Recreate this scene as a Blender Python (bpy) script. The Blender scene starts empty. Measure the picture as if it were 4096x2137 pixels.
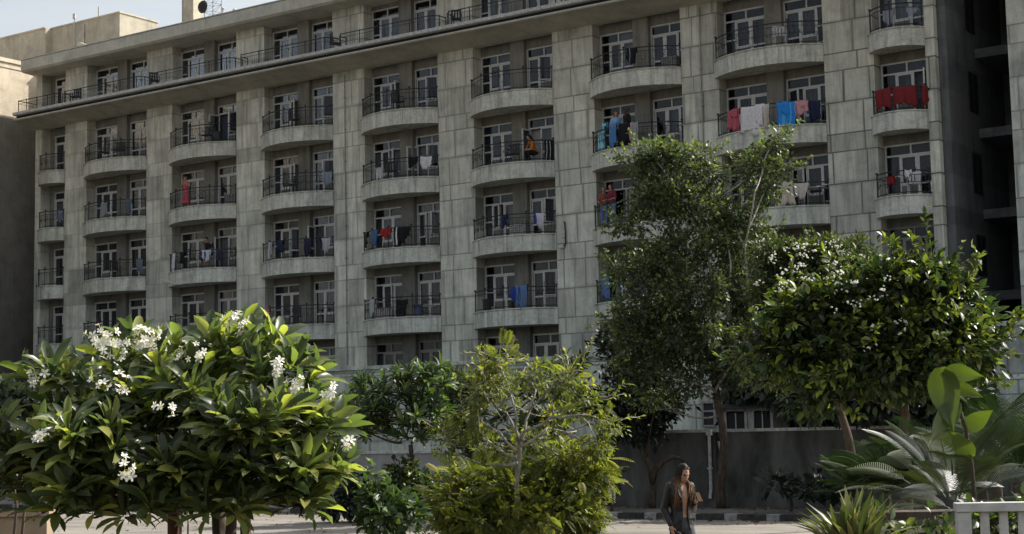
import bpy, bmesh, math, random
import numpy as np
from mathutils import Vector, Matrix
random.seed(7); RNG=np.random.default_rng(7)
D=bpy.data; SC=bpy.context.scene
COL=D.collections.new('scene'); SC.collection.children.link(COL)
PI=math.pi
# ---------------------------------------------------------------- camera model
TH,PITCH,ROLL,FPX=math.radians(124.353),math.radians(6.0062),math.radians(1.1783),6306.3
CZ=2.15
cR=np.array([1,0,0.]);cU=np.array([0,-math.sin(PITCH),math.cos(PITCH)]);cF=np.array([0,math.cos(PITCH),math.sin(PITCH)])
R2=math.cos(ROLL)*cR-math.sin(ROLL)*cU; U2=math.sin(ROLL)*cR+math.cos(ROLL)*cU
CAM=np.array([0,0,CZ])
def at(x,y,d):
    """point of the world seen at reading (x,y) of the survey sheet, at distance d"""
    k=4096/2576
    return Vector(CAM+d*(cF+R2*(x*k-2048)/FPX-U2*(y*k-1068.5)/FPX))
def proj(P):
    p=np.array(P)-CAM
    k=2576/4096
    return (2048+FPX*(p@R2)/(p@cF))*k,(1068.5-FPX*(p@U2)/(p@cF))*k
cam=D.cameras.new('camera'); camo=D.objects.new('camera',cam); COL.objects.link(camo)
cam.lens=36*FPX/4096; cam.sensor_width=36; cam.clip_end=3000; cam.clip_start=.1
m=Matrix.Identity(4)
for i in range(3): m[i][0]=R2[i]; m[i][1]=U2[i]; m[i][2]=-cF[i]; m[i][3]=CAM[i]
camo.matrix_world=m; SC.camera=camo
# facade frame: local x along the facade, local y inward, z up
ORG=Vector((0,66.987,0)); RZ=math.atan2(math.cos(TH),math.sin(TH))
FM=Matrix.Translation(ORG)@Matrix.Rotation(RZ,4,'Z')
def fw(x,y,z): return FM@Vector((x,y,z))
# ---------------------------------------------------------------- materials
def mat(name,col,rough=.8,spec=.3,metal=0,build=None):
    m=D.materials.new(name); m.use_nodes=True; nt=m.node_tree; b=nt.nodes['Principled BSDF']
    b.inputs['Base Color'].default_value=(*col,1); b.inputs['Roughness'].default_value=rough
    b.inputs['Specular IOR Level'].default_value=spec; b.inputs['Metallic'].default_value=metal
    if build: build(nt,b)
    return m
class G:
    """tiny node helper"""
    def __init__(s,nt): s.nt=nt
    def n(s,t,**k):
        nd=s.nt.nodes.new(t)
        for a,v in k.items(): setattr(nd,a,v)
        return nd
    def l(s,a,b): s.nt.links.new(a,b)
    def math(s,op,a,b=None,c=None):
        nd=s.n('ShaderNodeMath',operation=op)
        for i,v in enumerate((a,b,c)):
            if v is None: continue
            if isinstance(v,(int,float)): nd.inputs[i].default_value=v
            else: s.l(v,nd.inputs[i])
        return nd.outputs[0]
    def noise(s,vec,scale,detail=4,rough=.55,dist=0):
        nd=s.n('ShaderNodeTexNoise'); nd.inputs['Scale'].default_value=scale; nd.inputs['Detail'].default_value=detail
        nd.inputs['Roughness'].default_value=rough; nd.inputs['Distortion'].default_value=dist
        if vec is not None: s.l(vec,nd.inputs['Vector'])
        return nd.outputs['Fac']
    def map(s,vec,scale=(1,1,1),loc=(0,0,0)):
        nd=s.n('ShaderNodeMapping'); nd.inputs['Scale'].default_value=scale; nd.inputs['Location'].default_value=loc
        s.l(vec,nd.inputs['Vector']); return nd.outputs[0]
    def ramp(s,f,stops):
        nd=s.n('ShaderNodeValToRGB'); e=nd.color_ramp.elements
        while len(e)<len(stops): e.new(.5)
        for i,(p,c) in enumerate(stops): e[i].position=p; e[i].color=(*c,1) if len(c)==3 else c
        s.l(f,nd.inputs[0]); return nd.outputs[0]
    def mix(s,f,a,b,mode='MIX'):
        nd=s.n('ShaderNodeMix',data_type='RGBA',blend_type=mode)
        for sock,v in ((nd.inputs[0],f),(nd.inputs[6],a),(nd.inputs[7],b)):
            if isinstance(v,(int,float)): sock.default_value=v
            elif isinstance(v,tuple): sock.default_value=(*v,1)
            else: s.l(v,sock)
        return nd.outputs[2]
    def coord(s): return s.n('ShaderNodeTexCoord').outputs['Object']
    def bump(s,h,st,dist,b):
        nd=s.n('ShaderNodeBump'); nd.inputs['Strength'].default_value=st; nd.inputs['Distance'].default_value=dist
        s.l(h,nd.inputs['Height']); s.l(nd.outputs[0],b.inputs['Normal'])
def g3(v): return (v,v,v)
def stone_build(c_hi,c_lo,joints=True,streak=.5,swirl=.0,cold=(.86,.98,1.0)):
    def f(nt,b):
        g=G(nt); co=g.coord(); sep=g.n('ShaderNodeSeparateXYZ'); g.l(co,sep.inputs[0]); X,Y,Z=sep.outputs
        # warm upper storeys, cooler greyer stone lower down (two batches of cladding)
        t=g.math('MULTIPLY_ADD',Z,1/12,-.45); tn=g.math('MULTIPLY_ADD',g.noise(co,.35),.6,-.3); t=g.math('ADD',t,tn)
        base=g.mix(t,c_lo,c_hi)
        blot=g.noise(co,1.1,6,.65,.4)
        base=g.mix(1.0,base,g.ramp(blot,[(.25,g3(.66)),(.5,g3(.98)),(.75,g3(1.18))]),'MULTIPLY')
        fine=g.noise(co,14,5,.7)
        base=g.mix(1.0,base,g.ramp(fine,[(.3,g3(.88)),(.7,g3(1.1))]),'MULTIPLY')
        stk=g.noise(g.map(co,(5,5,.45)),1.0,5,.62,.6)
        base=g.mix(streak,base,g.ramp(stk,[(.34,(.55,.57,.55)),(.5,g3(1.0)),(.66,(1.25,1.24,1.18))]),'MULTIPLY')
        if swirl>0:
            w=g.noise(g.map(co,(1.1,1.1,1.6)),1.6,3,.5,3.2)
            base=g.mix(swirl,base,g.ramp(w,[(.42,g3(.78)),(.48,g3(1.12)),(.52,g3(.86)),(.58,g3(1.18)),(.66,g3(.9))]),'MULTIPLY')
        h=fine
        if joints:
            q=g.math('DIVIDE',Z,3.1); fr=g.math('FRACT',q); fl=g.math('FLOOR',q)
            crs=g.math('ADD',g.math('MULTIPLY',fl,3),g.math('ADD',g.math('GREATER_THAN',fr,.22),g.math('GREATER_THAN',fr,.61)))
            def near(v,c,w): return g.math('LESS_THAN',g.math('ABSOLUTE',g.math('SUBTRACT',v,c)),w)
            hj=g.math('MAXIMUM',near(fr,.22,.0085),g.math('MAXIMUM',near(fr,.61,.0085),g.math('MAXIMUM',near(fr,.0,.0085),near(fr,.9985,.007))))
            wn=g.n('ShaderNodeTexWhiteNoise',noise_dimensions='1D'); g.l(crs,wn.inputs['W'])
            xs=g.math('ADD',g.math('MULTIPLY',g.noise(g.map(co,(.9,0,.02)),1,1),.9),g.math('ADD',g.math('DIVIDE',X,1.12),g.math('MULTIPLY',wn.outputs['Value'],7.3)))
            xf=g.math('FRACT',xs); xi=g.math('FLOOR',xs)
            vj=near(xf,.5,.024)
            j=g.math('MAXIMUM',hj,vj)
            # joints read stronger to the right where the stone is newer and cleaner
            amt=g.math('MULTIPLY_ADD',X,.018,.75)
            amt=g.math('MULTIPLY',amt,g.math('MULTIPLY_ADD',g.noise(co,.5),1.3,.2))
            cmb=g.n('ShaderNodeCombineXYZ'); g.l(crs,cmb.inputs[0]); g.l(xi,cmb.inputs[1])
            w2=g.n('ShaderNodeTexWhiteNoise',noise_dimensions='3D'); g.l(cmb.outputs[0],w2.inputs['Vector'])
            base=g.mix(1.0,base,g.ramp(w2.outputs['Value'],[(0,g3(.74)),(.5,g3(1)),(1,g3(1.2))]),'MULTIPLY')
            # soft soiling either side of each joint
            soft=g.math('MULTIPLY',g.math('MAXIMUM',near(xf,.5,.06),near(fr,.61,.03)),.18)
            base=g.mix(g.math('MAXIMUM',g.math('MULTIPLY',j,amt),soft),base,(.11,.11,.10))
            h=g.math('SUBTRACT',fine,g.math('MULTIPLY',j,2.0))
        g.l(base,b.inputs['Base Color']); g.bump(h,.35,.02,b)
    return f
M={}
WARM=(.50,.48,.41); COOL=(.48,.51,.46)
M['stone']=mat('stone_cladding',WARM,.85,build=stone_build(WARM,COOL,True,.55))
M['fascia']=mat('balcony_stone',WARM,.8,build=stone_build((.50,.49,.43),(.485,.525,.49),False,.8,.55))
M['render']=mat('painted_render',WARM,.85,build=stone_build((.39,.35,.285),(.30,.30,.28),False,.35))
M['roofr']=mat('roof_render',WARM,.85,build=stone_build((.46,.44,.375),(.40,.42,.39),False,.2))
M['plaster']=mat('shaded_recess_plaster',WARM,.9,build=stone_build((.20,.19,.165),(.15,.155,.145),False,.5))  # darker than the piers: recess shade put into the plaster colour
M['cream']=mat('cream_plaster',(.55,.47,.36),.9,build=stone_build((.58,.50,.385),(.50,.44,.35),False,.15,.18))
M['wing']=mat('wing_stone',COOL,.8,build=stone_build((.50,.49,.43),(.44,.48,.46),True,.5))
M['gap']=mat('gap_shade_render',(.05,.055,.058),.9,build=stone_build((.13,.135,.14),(.11,.12,.125),True,.5))  # the gap's shade is put into this dark colour
def noisy(name,c1,c2,scale,rough=.8,bump=.3,spec=.3,dist=.02,detail=5,mp=(1,1,1)):
    def f(nt,b):
        g=G(nt); co=g.map(g.coord(),mp); n=g.noise(co,scale,detail,.62,.3)
        g.l(g.ramp(n,[(.3,c1),(.7,c2)]),b.inputs['Base Color']); g.bump(n,bump,dist,b)
    return mat(name,c1,rough,spec,build=f)
M['iron']=noisy('wrought_iron',(.012,.012,.013),(.03,.028,.027),9,.55)
M['ledge']=noisy('ledge_concrete',(.26,.26,.25),(.58,.58,.56),9,.8,.6)
M['groove']=noisy('flat_black',(.010,.010,.012),(.02,.02,.024),6,.6)  # near-black, for the cornice groove and other dark parts
M['frame']=noisy('white_painted_frame',(.42,.42,.41),(.60,.60,.59),5,.6)
M['frame_d']=noisy('grey_painted_frame',(.17,.17,.165),(.27,.27,.26),5,.6)
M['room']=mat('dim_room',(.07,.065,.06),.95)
M['slab']=noisy('floor_slab',(.16,.155,.145),(.22,.21,.20),2,.9)
def glassb(nt,b):
    g=G(nt); out=nt.nodes['Material Output']; tr=g.n('ShaderNodeBsdfTransparent'); tr.inputs[0].default_value=(.72,.75,.78,1)
    gl=g.n('ShaderNodeBsdfGlossy'); gl.inputs['Roughness'].default_value=.05; fr=g.n('ShaderNodeFresnel'); fr.inputs[0].default_value=1.42
    mx=g.n('ShaderNodeMixShader'); g.l(g.math('MULTIPLY_ADD',fr.outputs[0],.6,.0),mx.inputs[0]); g.l(tr.outputs[0],mx.inputs[1]); g.l(gl.outputs[0],mx.inputs[2]); g.l(mx.outputs[0],out.inputs[0])
M['glass']=mat('window_glass',(.1,.1,.1),build=glassb)
def curtb(c1,c2):
    def f(nt,b):
        g=G(nt); co=g.coord(); v=g.n('ShaderNodeTexVoronoi',feature='DISTANCE_TO_EDGE'); v.inputs['Scale'].default_value=9; g.l(co,v.inputs['Vector'])
        e=g.math('LESS_THAN',v.outputs['Distance'],.07)
        g.l(g.mix(g.math('MULTIPLY',e,.55),c1,c2),b.inputs['Base Color'])
    return f
M['cur0']=mat('dark_lace_curtain',(.1,.1,.11),.95,build=curtb((.075,.075,.085),(.18,.18,.19)))
M['cur1']=mat('grey_lace_curtain',(.1,.1,.11),.95,build=curtb((.13,.13,.14),(.26,.26,.27)))
M['cur2']=mat('blue_grey_curtain',(.1,.1,.11),.95,build=curtb((.05,.055,.085),(.11,.12,.15)))
M['cur3']=mat('pale_curtain',(.1,.1,.11),.95,build=curtb((.30,.30,.29),(.36,.36,.35)))
def cloth_mat(name,c):
    return noisy(name,tuple(x*.8 for x in c),tuple(min(1,x*1.12) for x in c),12,.9,.3,.15,.006)
M['bark']=noisy('brown_bark',(.035,.027,.02),(.11,.085,.065),14,.9,.8,.2,.03,6,(1,1,.3))
M['palebark']=noisy('pale_bark',(.14,.13,.11),(.42,.40,.35),18,.85,.6,.2,.01,6,(1,1,.35))
M['redbark']=noisy('reddish_bark',(.05,.022,.014),(.13,.06,.035),10,.8,.6,.2,.01,6,(1,1,.3))
def leaf_mat(name,c1,c2,c3,rough=.38,trans=.3,tcol=None,spec=.45):
    m=D.materials.new(name); m.use_nodes=True; nt=m.node_tree; b=nt.nodes['Principled BSDF']; g=G(nt)
    a=g.n('ShaderNodeAttribute',attribute_name='rnd')
    col=g.ramp(a.outputs['Fac'],[(0,c1),(.6,c2),(1,c3)])
    g.l(col,b.inputs['Base Color']); b.inputs['Roughness'].default_value=rough; b.inputs['Specular IOR Level'].default_value=spec
    tr=g.n('ShaderNodeBsdfTranslucent'); g.l(g.mix(1.0,col,tcol or (1.5,1.7,.6),'MULTIPLY'),tr.inputs[0])
    mx=g.n('ShaderNodeMixShader'); mx.inputs[0].default_value=trans
    g.l(b.outputs[0],mx.inputs[1]); g.l(tr.outputs[0],mx.inputs[2]); g.l(mx.outputs[0],nt.nodes['Material Output'].inputs[0])
    return m
M['lf_plum']=leaf_mat('plumeria_leaf',(.055,.075,.045),(.13,.16,.065),(.36,.36,.11),.34,.5)
M['lf_feather']=leaf_mat('feathery_leaf',(.07,.085,.03),(.15,.165,.04),(.32,.29,.05),.5,.45)
M['lf_tree']=leaf_mat('tree_leaf',(.042,.056,.038),(.09,.115,.062),(.22,.25,.10),.45,.4)
M['lf_dark']=leaf_mat('dark_tree_leaf',(.010,.018,.013),(.020,.032,.022),(.035,.05,.03),.5,.15)
M['lf_shrub']=leaf_mat('shrub_leaf',(.018,.032,.018),(.048,.074,.026),(.26,.29,.04),.4,.32)
M['lf_low']=leaf_mat('shaded_broad_leaf',(.014,.024,.014),(.026,.040,.02),(.07,.09,.025),.4,.2)
M['lf_fine']=leaf_mat('fine_leaf',(.032,.042,.02),(.065,.085,.032),(.16,.18,.05),.5,.3)
M['lf_mid']=leaf_mat('mid_green_leaf',(.03,.05,.025),(.07,.11,.045),(.17,.22,.07),.45,.35)
M['lf_palm']=leaf_mat('palm_leaf',(.010,.020,.009),(.020,.038,.014),(.045,.07,.02),.65,.2,None,.12)
M['lf_yucca']=leaf_mat('yucca_leaf',(.05,.065,.03),(.11,.12,.05),(.26,.24,.11),.4,.25)
M['lf_big']=leaf_mat('broad_leaf',(.07,.10,.02),(.12,.15,.03),(.14,.17,.04),.35,.4,(1.3,1.4,.5))
M['lf_back']=leaf_mat('distant_leaf',(.035,.05,.04),(.055,.07,.055),(.08,.10,.08),.6,.2)
M['petal']=leaf_mat('white_petal',(.62,.62,.56),(.78,.78,.72),(.85,.85,.80),.6,.3,(1,1,.9))
M['petalc']=mat('yellow_petal_throat',(.6,.45,.05),.6)
# ---------------------------------------------------------------- mesh helpers
def parent_to(o,p):
    if p is not None: o.parent=p
class MB:
    def __init__(s): s.v=[];s.f=[];s.m=[];s.cur=0
    def add(s,vs,fs,mi=None):
        b=len(s.v); s.v+= [tuple(v) for v in vs]; s.f+=[tuple(b+i for i in f) for f in fs]; s.m+=[s.cur if mi is None else mi]*len(fs)
    def box(s,x0,x1,y0,y1,z0,z1,mi=None,M4=None):
        vs=[Vector((x,y,z)) for x in (x0,x1) for y in (y0,y1) for z in (z0,z1)]
        if M4 is not None: vs=[M4@v for v in vs]
        s.add(vs,[(0,1,3,2),(4,6,7,5),(0,4,5,1),(2,3,7,6),(0,2,6,4),(1,5,7,3)],mi)
    def prism(s,poly,z0,z1,mi=None):
        n=len(poly); vs=[(x,y,z0) for x,y in poly]+[(x,y,z1) for x,y in poly]
        fs=[(i,(i+1)%n,(i+1)%n+n,i+n) for i in range(n)]+[tuple(range(n))[::-1],tuple(range(n,2*n))]
        s.add(vs,fs,mi)
    def tube(s,pts,rs,k=6,mi=None,cap=True):
        pts=[Vector(p) for p in pts]; n=len(pts)
        if isinstance(rs,(int,float)): rs=[rs]*n
        vs=[]; up=None
        for i,p in enumerate(pts):
            d=(pts[min(i+1,n-1)]-pts[max(i-1,0)])
            if d.length<1e-9: d=Vector((0,0,1))
            d.normalize()
            if up is None: up=Vector((1,0,0)) if abs(d.x)<.8 else Vector((0,1,0))
            a=(up-d*up.dot(d)); a.normalize(); up=a; c=d.cross(a)
            for j in range(k):
                t=2*PI*j/k; vs.append(p+(a*math.cos(t)+c*math.sin(t))*rs[i])
        fs=[(i*k+j,i*k+(j+1)%k,(i+1)*k+(j+1)%k,(i+1)*k+j) for i in range(n-1) for j in range(k)]
        if cap: fs+=[tuple(range(k))[::-1],tuple((n-1)*k+j for j in range(k))]
        s.add(vs,fs,mi)
    def build(s,name,mats,parent=None,smooth=False,bevel=0):
        me=D.meshes.new(name); me.from_pydata(s.v,[],s.f)
        for mm in (mats if isinstance(mats,(list,tuple)) else [mats]): me.materials.append(mm)
        me.polygons.foreach_set('material_index',s.m)
        bm=bmesh.new(); bm.from_mesh(me); bmesh.ops.recalc_face_normals(bm,faces=bm.faces); bm.to_mesh(me); bm.free()
        if smooth: me.polygons.foreach_set('use_smooth',[True]*len(me.polygons))
        o=D.objects.new(name,me); COL.objects.link(o); parent_to(o,parent)
        if bevel:
            b=o.modifiers.new('bevel','BEVEL'); b.width=bevel; b.segments=2; b.limit_method='ANGLE'
        return o
def tag(o,label=None,cat=None,group=None,kind=None):
    for k,v in (('label',label),('category',cat),('group',group),('kind',kind)):
        if v: o[k]=v
    return o
def thing(name,loc,label,cat,group=None,rz=0):
    o=D.objects.new(name,None); COL.objects.link(o); o.location=loc; o.rotation_euler=(0,0,rz); o.empty_display_size=.2
    return tag(o,label,cat,group)
def copy_tree(o,parent=None):
    c=o.copy(); COL.objects.link(c)
    if parent is not None: c.parent=parent
    for ch in o.children: copy_tree(ch,c)
    return c
# ---------------------------------------------------------------- bulk leaves
def tmpl(kind):
    if kind=='rhomb':   # unit length along +Y, normal +Z
        v=[(0,0,0),(-.24,.45,.05),(0,1,-.06),(.24,.45,.05)]; f=[(0,2,1),(0,3,2)]
    elif kind=='ellip':
        v=[(0,0,0),(0,.33,-.02),(0,.67,-.05),(0,1,-.16),(-.17,.3,.05),(-.2,.6,.03),(.17,.3,.05),(.2,.6,.03)]
        f=[(0,1,4),(4,1,2,5),(5,2,3),(0,6,1),(6,7,2,1),(7,3,2)]
    elif kind=='plum':
        L=[(0,.03,0),(.2,.09,.02),(.45,.15,.03),(.7,.17,.0),(.88,.11,-.06),(1,.0,-.12)]
        v=[];f=[]
        for y,w,z in L: v+=[(-w,y,z+w*.35),(0,y,z),(w,y,z+w*.35)]
        for i in range(5):
            a=i*3; f+=[(a,a+1,a+4,a+3),(a+1,a+2,a+5,a+4)]
    elif kind=='sword':
        L=[(0,.05,0),(.35,.06,.03),(.7,.04,.02),(1,.003,-.05)]; v=[];f=[]
        for y,w,z in L: v+=[(-w,y,z+w*.5),(0,y,z),(w,y,z+w*.5)]
        for i in range(3):
            a=i*3; f+=[(a,a+1,a+4,a+3),(a+1,a+2,a+5,a+4)]
    elif kind=='frond':  # pinnate, 9 pairs of leaflets, arching
        v=[];f=[]
        def leaflet(p,d,L,w):
            p=Vector(p);d=Vector(d).normalized();n=Vector((0,0,1)); s_=d.cross(n).normalized()
            b=len(v); v.extend([tuple(p),tuple(p+d*L*.5+s_*w),tuple(p+d*L-n*L*.12),tuple(p+d*L*.5-s_*w)]); f.extend([(b,b+1,b+2),(b,b+2,b+3)])
        for i in range(9):
            y=.12+.1*i; z=-.32*y*y
            L=.26*(1-.5*abs(y-.45))
            for sd in (-1,1): leaflet((0,y,z),(sd,.55,-.15),L,L*.21)
        leaflet((0,.95,-.29),(0,1,-.5),.2,.04)
        b=len(v); v.extend([(-.006,0,0),(.006,0,0),(.006,.5,-.08),(-.006,.5,-.08),(.004,1,-.32),(-.004,1,-.32)]); f.extend([(b,b+1,b+2,b+3),(b+3,b+2,b+4,b+5)])
    elif kind=='palm':
        v=[];f=[]
        for i in range(26):
            y=.14+.033*i; z=.12*y-.42*y*y; L=.34*math.sin(PI*min(1,(i+3)/30))+.08
            for sd in (-1,1):
                p=Vector((0,y,z)); d=Vector((sd,.75,.12-.25*y)).normalized(); w=Vector((0,1,0))*.011
                w=w*.62; b=len(v); v.extend([tuple(p-w),tuple(p+w),tuple(p+d*L*.6+w-Vector((0,0,.02))),tuple(p+d*L*.6-w-Vector((0,0,.02))),tuple(p+d*L-Vector((0,0,L*.3)))])
                f.extend([(b,b+1,b+2,b+3),(b+3,b+2,b+4)])
        b=len(v)
        for y in (0,.33,.66,1.0): v.extend([(-.012*(1.1-y),y,.12*y-.42*y*y),(.012*(1.1-y),y,.12*y-.42*y*y)])
        for i in range(3): f.append((b+2*i,b+2*i+1,b+2*i+3,b+2*i+2))
    elif kind=='flower': # five petals, normal +Z, radius 1
        v=[];f=[]
        for i in range(5):
            a=2*PI*i/5; ca,sa=math.cos(a),math.sin(a)
            def P(r,t,z): return (r*ca-t*sa,r*sa+t*ca,z)
            b=len(v); v.extend([P(.05,0,-.1),P(.5,-.27,.08),P(.95,-.18,.12),P(1,.16,.05),P(.55,.25,.0)]); f.append((b,b+1,b+2,b+3,b+4))
    elif kind=='speck':
        v=[];f=[]
        for i in range(3):
            a=PI*i/3; b=len(v); v.extend([(math.cos(a),math.sin(a),-.3),(-math.cos(a),-math.sin(a),-.2),(-math.cos(a)*.6,-math.sin(a)*.6,.7),(math.cos(a)*.7,math.sin(a)*.7,.6)]); f.append((b,b+1,b+2,b+3))
    return np.array(v,float),f
TM={k:tmpl(k) for k in ('rhomb','ellip','plum','sword','frond','palm','flower','speck')}
def basis(d,up,roll=0.):
    """rotation matrices with +Y along d, +Z near up. arrays (n,3)"""
    d=d/np.linalg.norm(d,axis=1,keepdims=True)
    x=np.cross(d,up); ln=np.linalg.norm(x,axis=1,keepdims=True); x=np.where(ln<1e-6,np.array([1.,0,0]),x/np.maximum(ln,1e-6))
    z=np.cross(x,d)
    c,s=np.cos(roll),np.sin(roll)
    if np.ndim(roll): c=c[:,None]; s=s[:,None]
    x2=x*c+z*s; z2=np.cross(x2,d)
    return np.stack([x2,d,z2],axis=2)
def leaves(name,kind,pos,d,scale,material,parent,roll=None,up=None,width=1.0,rnd=None,label=None):
    pos=np.asarray(pos,float); n=len(pos); d=np.asarray(d,float)
    tv,tf=TM[kind]; tv=tv*np.array([width,1,1])
    if up is None: up=np.tile([0,0,1.],(n,1))+RNG.normal(0,.25,(n,3))
    Rm=basis(d,up,RNG.normal(0,.5,n) if roll is None else roll)
    V=np.einsum('nij,kj->nki',Rm,tv)*np.asarray(scale,float).reshape(-1,1,1)+pos[:,None,:]
    k=len(tv); V=V.reshape(-1,3)
    lens=np.array([len(f) for f in tf]); fl=np.concatenate([np.array(f) for f in tf])
    loops=(np.arange(n)[:,None]*k+fl[None,:]).ravel()
    tot=np.tile(lens,n); start=np.concatenate([[0],np.cumsum(tot)[:-1]])
    me=D.meshes.new(name); me.vertices.add(len(V)); me.vertices.foreach_set('co',V.ravel())
    me.loops.add(len(loops)); me.loops.foreach_set('vertex_index',loops.astype(np.int32))
    me.polygons.add(len(tot)); me.polygons.foreach_set('loop_start',start.astype(np.int32)); me.polygons.foreach_set('loop_total',tot.astype(np.int32))
    me.update(calc_edges=True); me.materials.append(material)
    if rnd is None: rnd=RNG.random(n)
    a=me.attributes.new('rnd','FLOAT','FACE'); a.data.foreach_set('value',np.repeat(np.clip(rnd,0,1),len(tf)).astype(np.float32))
    if kind in('plum','ellip','sword'): me.polygons.foreach_set('use_smooth',[True]*len(tot))
    o=D.objects.new(name,me); COL.objects.link(o); parent_to(o,parent)
    return o
# ---------------------------------------------------------------- light, sky, ground
SUN_AZ,SUN_EL=math.radians(68),math.radians(42)
w=D.worlds.new('World'); SC.world=w; w.use_nodes=True; nt=w.node_tree; g=G(nt)
sky=g.n('ShaderNodeTexSky',sky_type='NISHITA'); sky.sun_disc=False; sky.sun_elevation=SUN_EL; sky.sun_rotation=SUN_AZ
sky.air_density=1.4; sky.dust_density=3.5; sky.ozone_density=1.0
hs=g.n('ShaderNodeHueSaturation'); hs.inputs['Saturation'].default_value=.36; g.l(sky.outputs[0],hs.inputs['Color'])
cn=g.noise(g.map(g.n('ShaderNodeTexCoord').outputs['Generated'],(1,1,2.5)),3.2,6,.6,.5)
skc=g.mix(1.0,hs.outputs[0],g.ramp(cn,[(.35,(.9,.92,.95)),(.7,(1.1,1.09,1.07))]),'MULTIPLY')
bg=nt.nodes['Background']; g.l(skc,bg.inputs[0]); bg.inputs[1].default_value=.078
sl=D.lights.new('sun','SUN'); sl.energy=3.0; sl.angle=math.radians(.5); sl.color=(1,.95,.86)
so=D.objects.new('sun',sl); COL.objects.link(so); so.location=(30,10,60)
sd=-Vector((math.sin(SUN_AZ)*math.cos(SUN_EL),math.cos(SUN_AZ)*math.cos(SUN_EL),math.sin(SUN_EL)))
so.rotation_euler=sd.to_track_quat('-Z','Y').to_euler()
SC.view_settings.view_transform='Standard'; SC.view_settings.look='None'; SC.view_settings.exposure=1.33
def ground(name,x0,x1,y0,y1,z,mm,n=1):
    b=MB()
    b.add([(x0,y0,z),(x1,y0,z),(x1,y1,z),(x0,y1,z)],[(0,1,2,3)])
    o=b.build(name,mm); o.matrix_world=FM; tag(o,kind='structure'); return o
M['soil']=noisy('garden_soil',(.05,.04,.028),(.13,.11,.08),3,.95,.8,.1,.05,8)
def roadb(nt,b):
    g=G(nt); co=g.coord(); n1=g.noise(co,.35,5,.6,.5); n2=g.noise(co,18,4,.7); n3=g.noise(g.map(co,(.25,1.6,1)),1.2,5,.6,.8)
    c=g.ramp(n1,[(.3,(.17,.155,.135)),(.7,(.27,.245,.21))])
    c=g.mix(1.0,c,g.ramp(n3,[(.35,g3(.72)),(.55,g3(1.05))]),'MULTIPLY'); c=g.mix(1.0,c,g.ramp(n2,[(.3,g3(.85)),(.7,g3(1.12))]),'MULTIPLY')
    g.l(c,b.inputs['Base Color']); g.bump(n2,.4,.01,b)
M['road']=mat('dusty_concrete_road',(.3,.27,.22),.85,build=roadb)
M['pave']=noisy('pavement_concrete',(.08,.076,.068),(.16,.15,.135),2.2,.9,.5,.2,.02,8)
ground('ground',-900,900,-900,900,0,M['soil'])
ground('road',-200,200,-36,-21.6,.004,M['road'])
b=MB(); b.box(-120,120,-21.35,-18.3,-.05,.13); o=b.build('pavement',M['pave']); o.matrix_world=FM; tag(o,kind='structure')
# painted kerb: short white stones between long black ones
M['kw']=noisy('worn_white_paint',(.30,.30,.29),(.55,.55,.52),6,.8,.5)
M['kb']=noisy('worn_black_paint',(.015,.015,.015),(.06,.058,.052),6,.8,.5)
b=MB(); x=-60.; i=0
while x<60:
    wd=.34 if i%2 else .74
    b.box(x,x+wd-.012,-21.6,-21.35,-.05,.15+.004*(i%3),0 if i%2 else 1); x+=wd; i+=1
M['kwd']=noisy('dirty_white_paint',(.14,.14,.135),(.34,.34,.33),6,.8,.5)
o=b.build('kerb',[M['kwd'],M['kb']],bevel=.012); o.matrix_world=FM; tag(o,kind='structure')
# ---------------------------------------------------------------- apartment block
ST=3.1
def B(r): return 19.08 if r==0 else 15.93-ST*(r-1)
def F(r): return 19.80 if r==0 else B(r)+.71
def CEIL(r): return 22.08 if r==0 else B(r-1)
BAYS={0:(-30.75,-28.82),1:(-27.10,-22.53),2:(-20.67,-16.19),3:(-14.33,-9.96),4:(-8.06,-3.80),5:(-1.86,2.30),6:(4.31,8.45),7:(10.10,14.55),8:(16.52,18.50)}
SAG={0:.42,8:.62}
bld=thing('apartment_building',ORG,'long grey stone apartment block with rows of curved balconies','building',rz=RZ)
RD=.6   # recess depth
def arc(bay,u,inset=0.,ext=.16):
    x0,x1=BAYS[bay]; x0-=ext; h=(x1-x0)/2; s=SAG.get(bay,.92); R=(h*h+s*s)/(2*s); a0=math.asin(h/R)
    a=-a0+2*a0*u; r=R-inset
    return (x0+x1)/2+r*math.sin(a), -.07-(r*math.cos(a)-(R-s)), a
def pier_ranges():
    xs=[-31.25]
    for k in range(9): xs+= [BAYS[k][0],BAYS[k][1]]
    xs.append(18.86)
    return [(xs[i],xs[i+1]) for i in range(0,len(xs),2)]
wl=MB()
for a,c in pier_ranges(): wl.box(a,c,0,.9,0,22.1)
wl.box(-31.25,-30.95,.9,9,0,22.1); wl.box(18.5,18.86,.9,9,0,22.1)
wl.box(-31.25,18.86,8.7,9,0,22.1)
# solid low walls of the bottom storey, flush with the piers, under a moulded band
for k in range(9):
    if k==8: continue
    wl.box(BAYS[k][0],BAYS[k][1],.012,.35,0,5.12)
wl.build('wall',M['stone'],bld)
bd=MB(); bd.box(-31.3,18.9,-.09,.011,5.14,5.30); bd.box(-31.3,18.9,-.05,.010,4.86,4.95); bd.box(-31.3,18.9,-.08,.010,0,.9)
bd.build('string_course',M['fascia'],bld)
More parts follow.
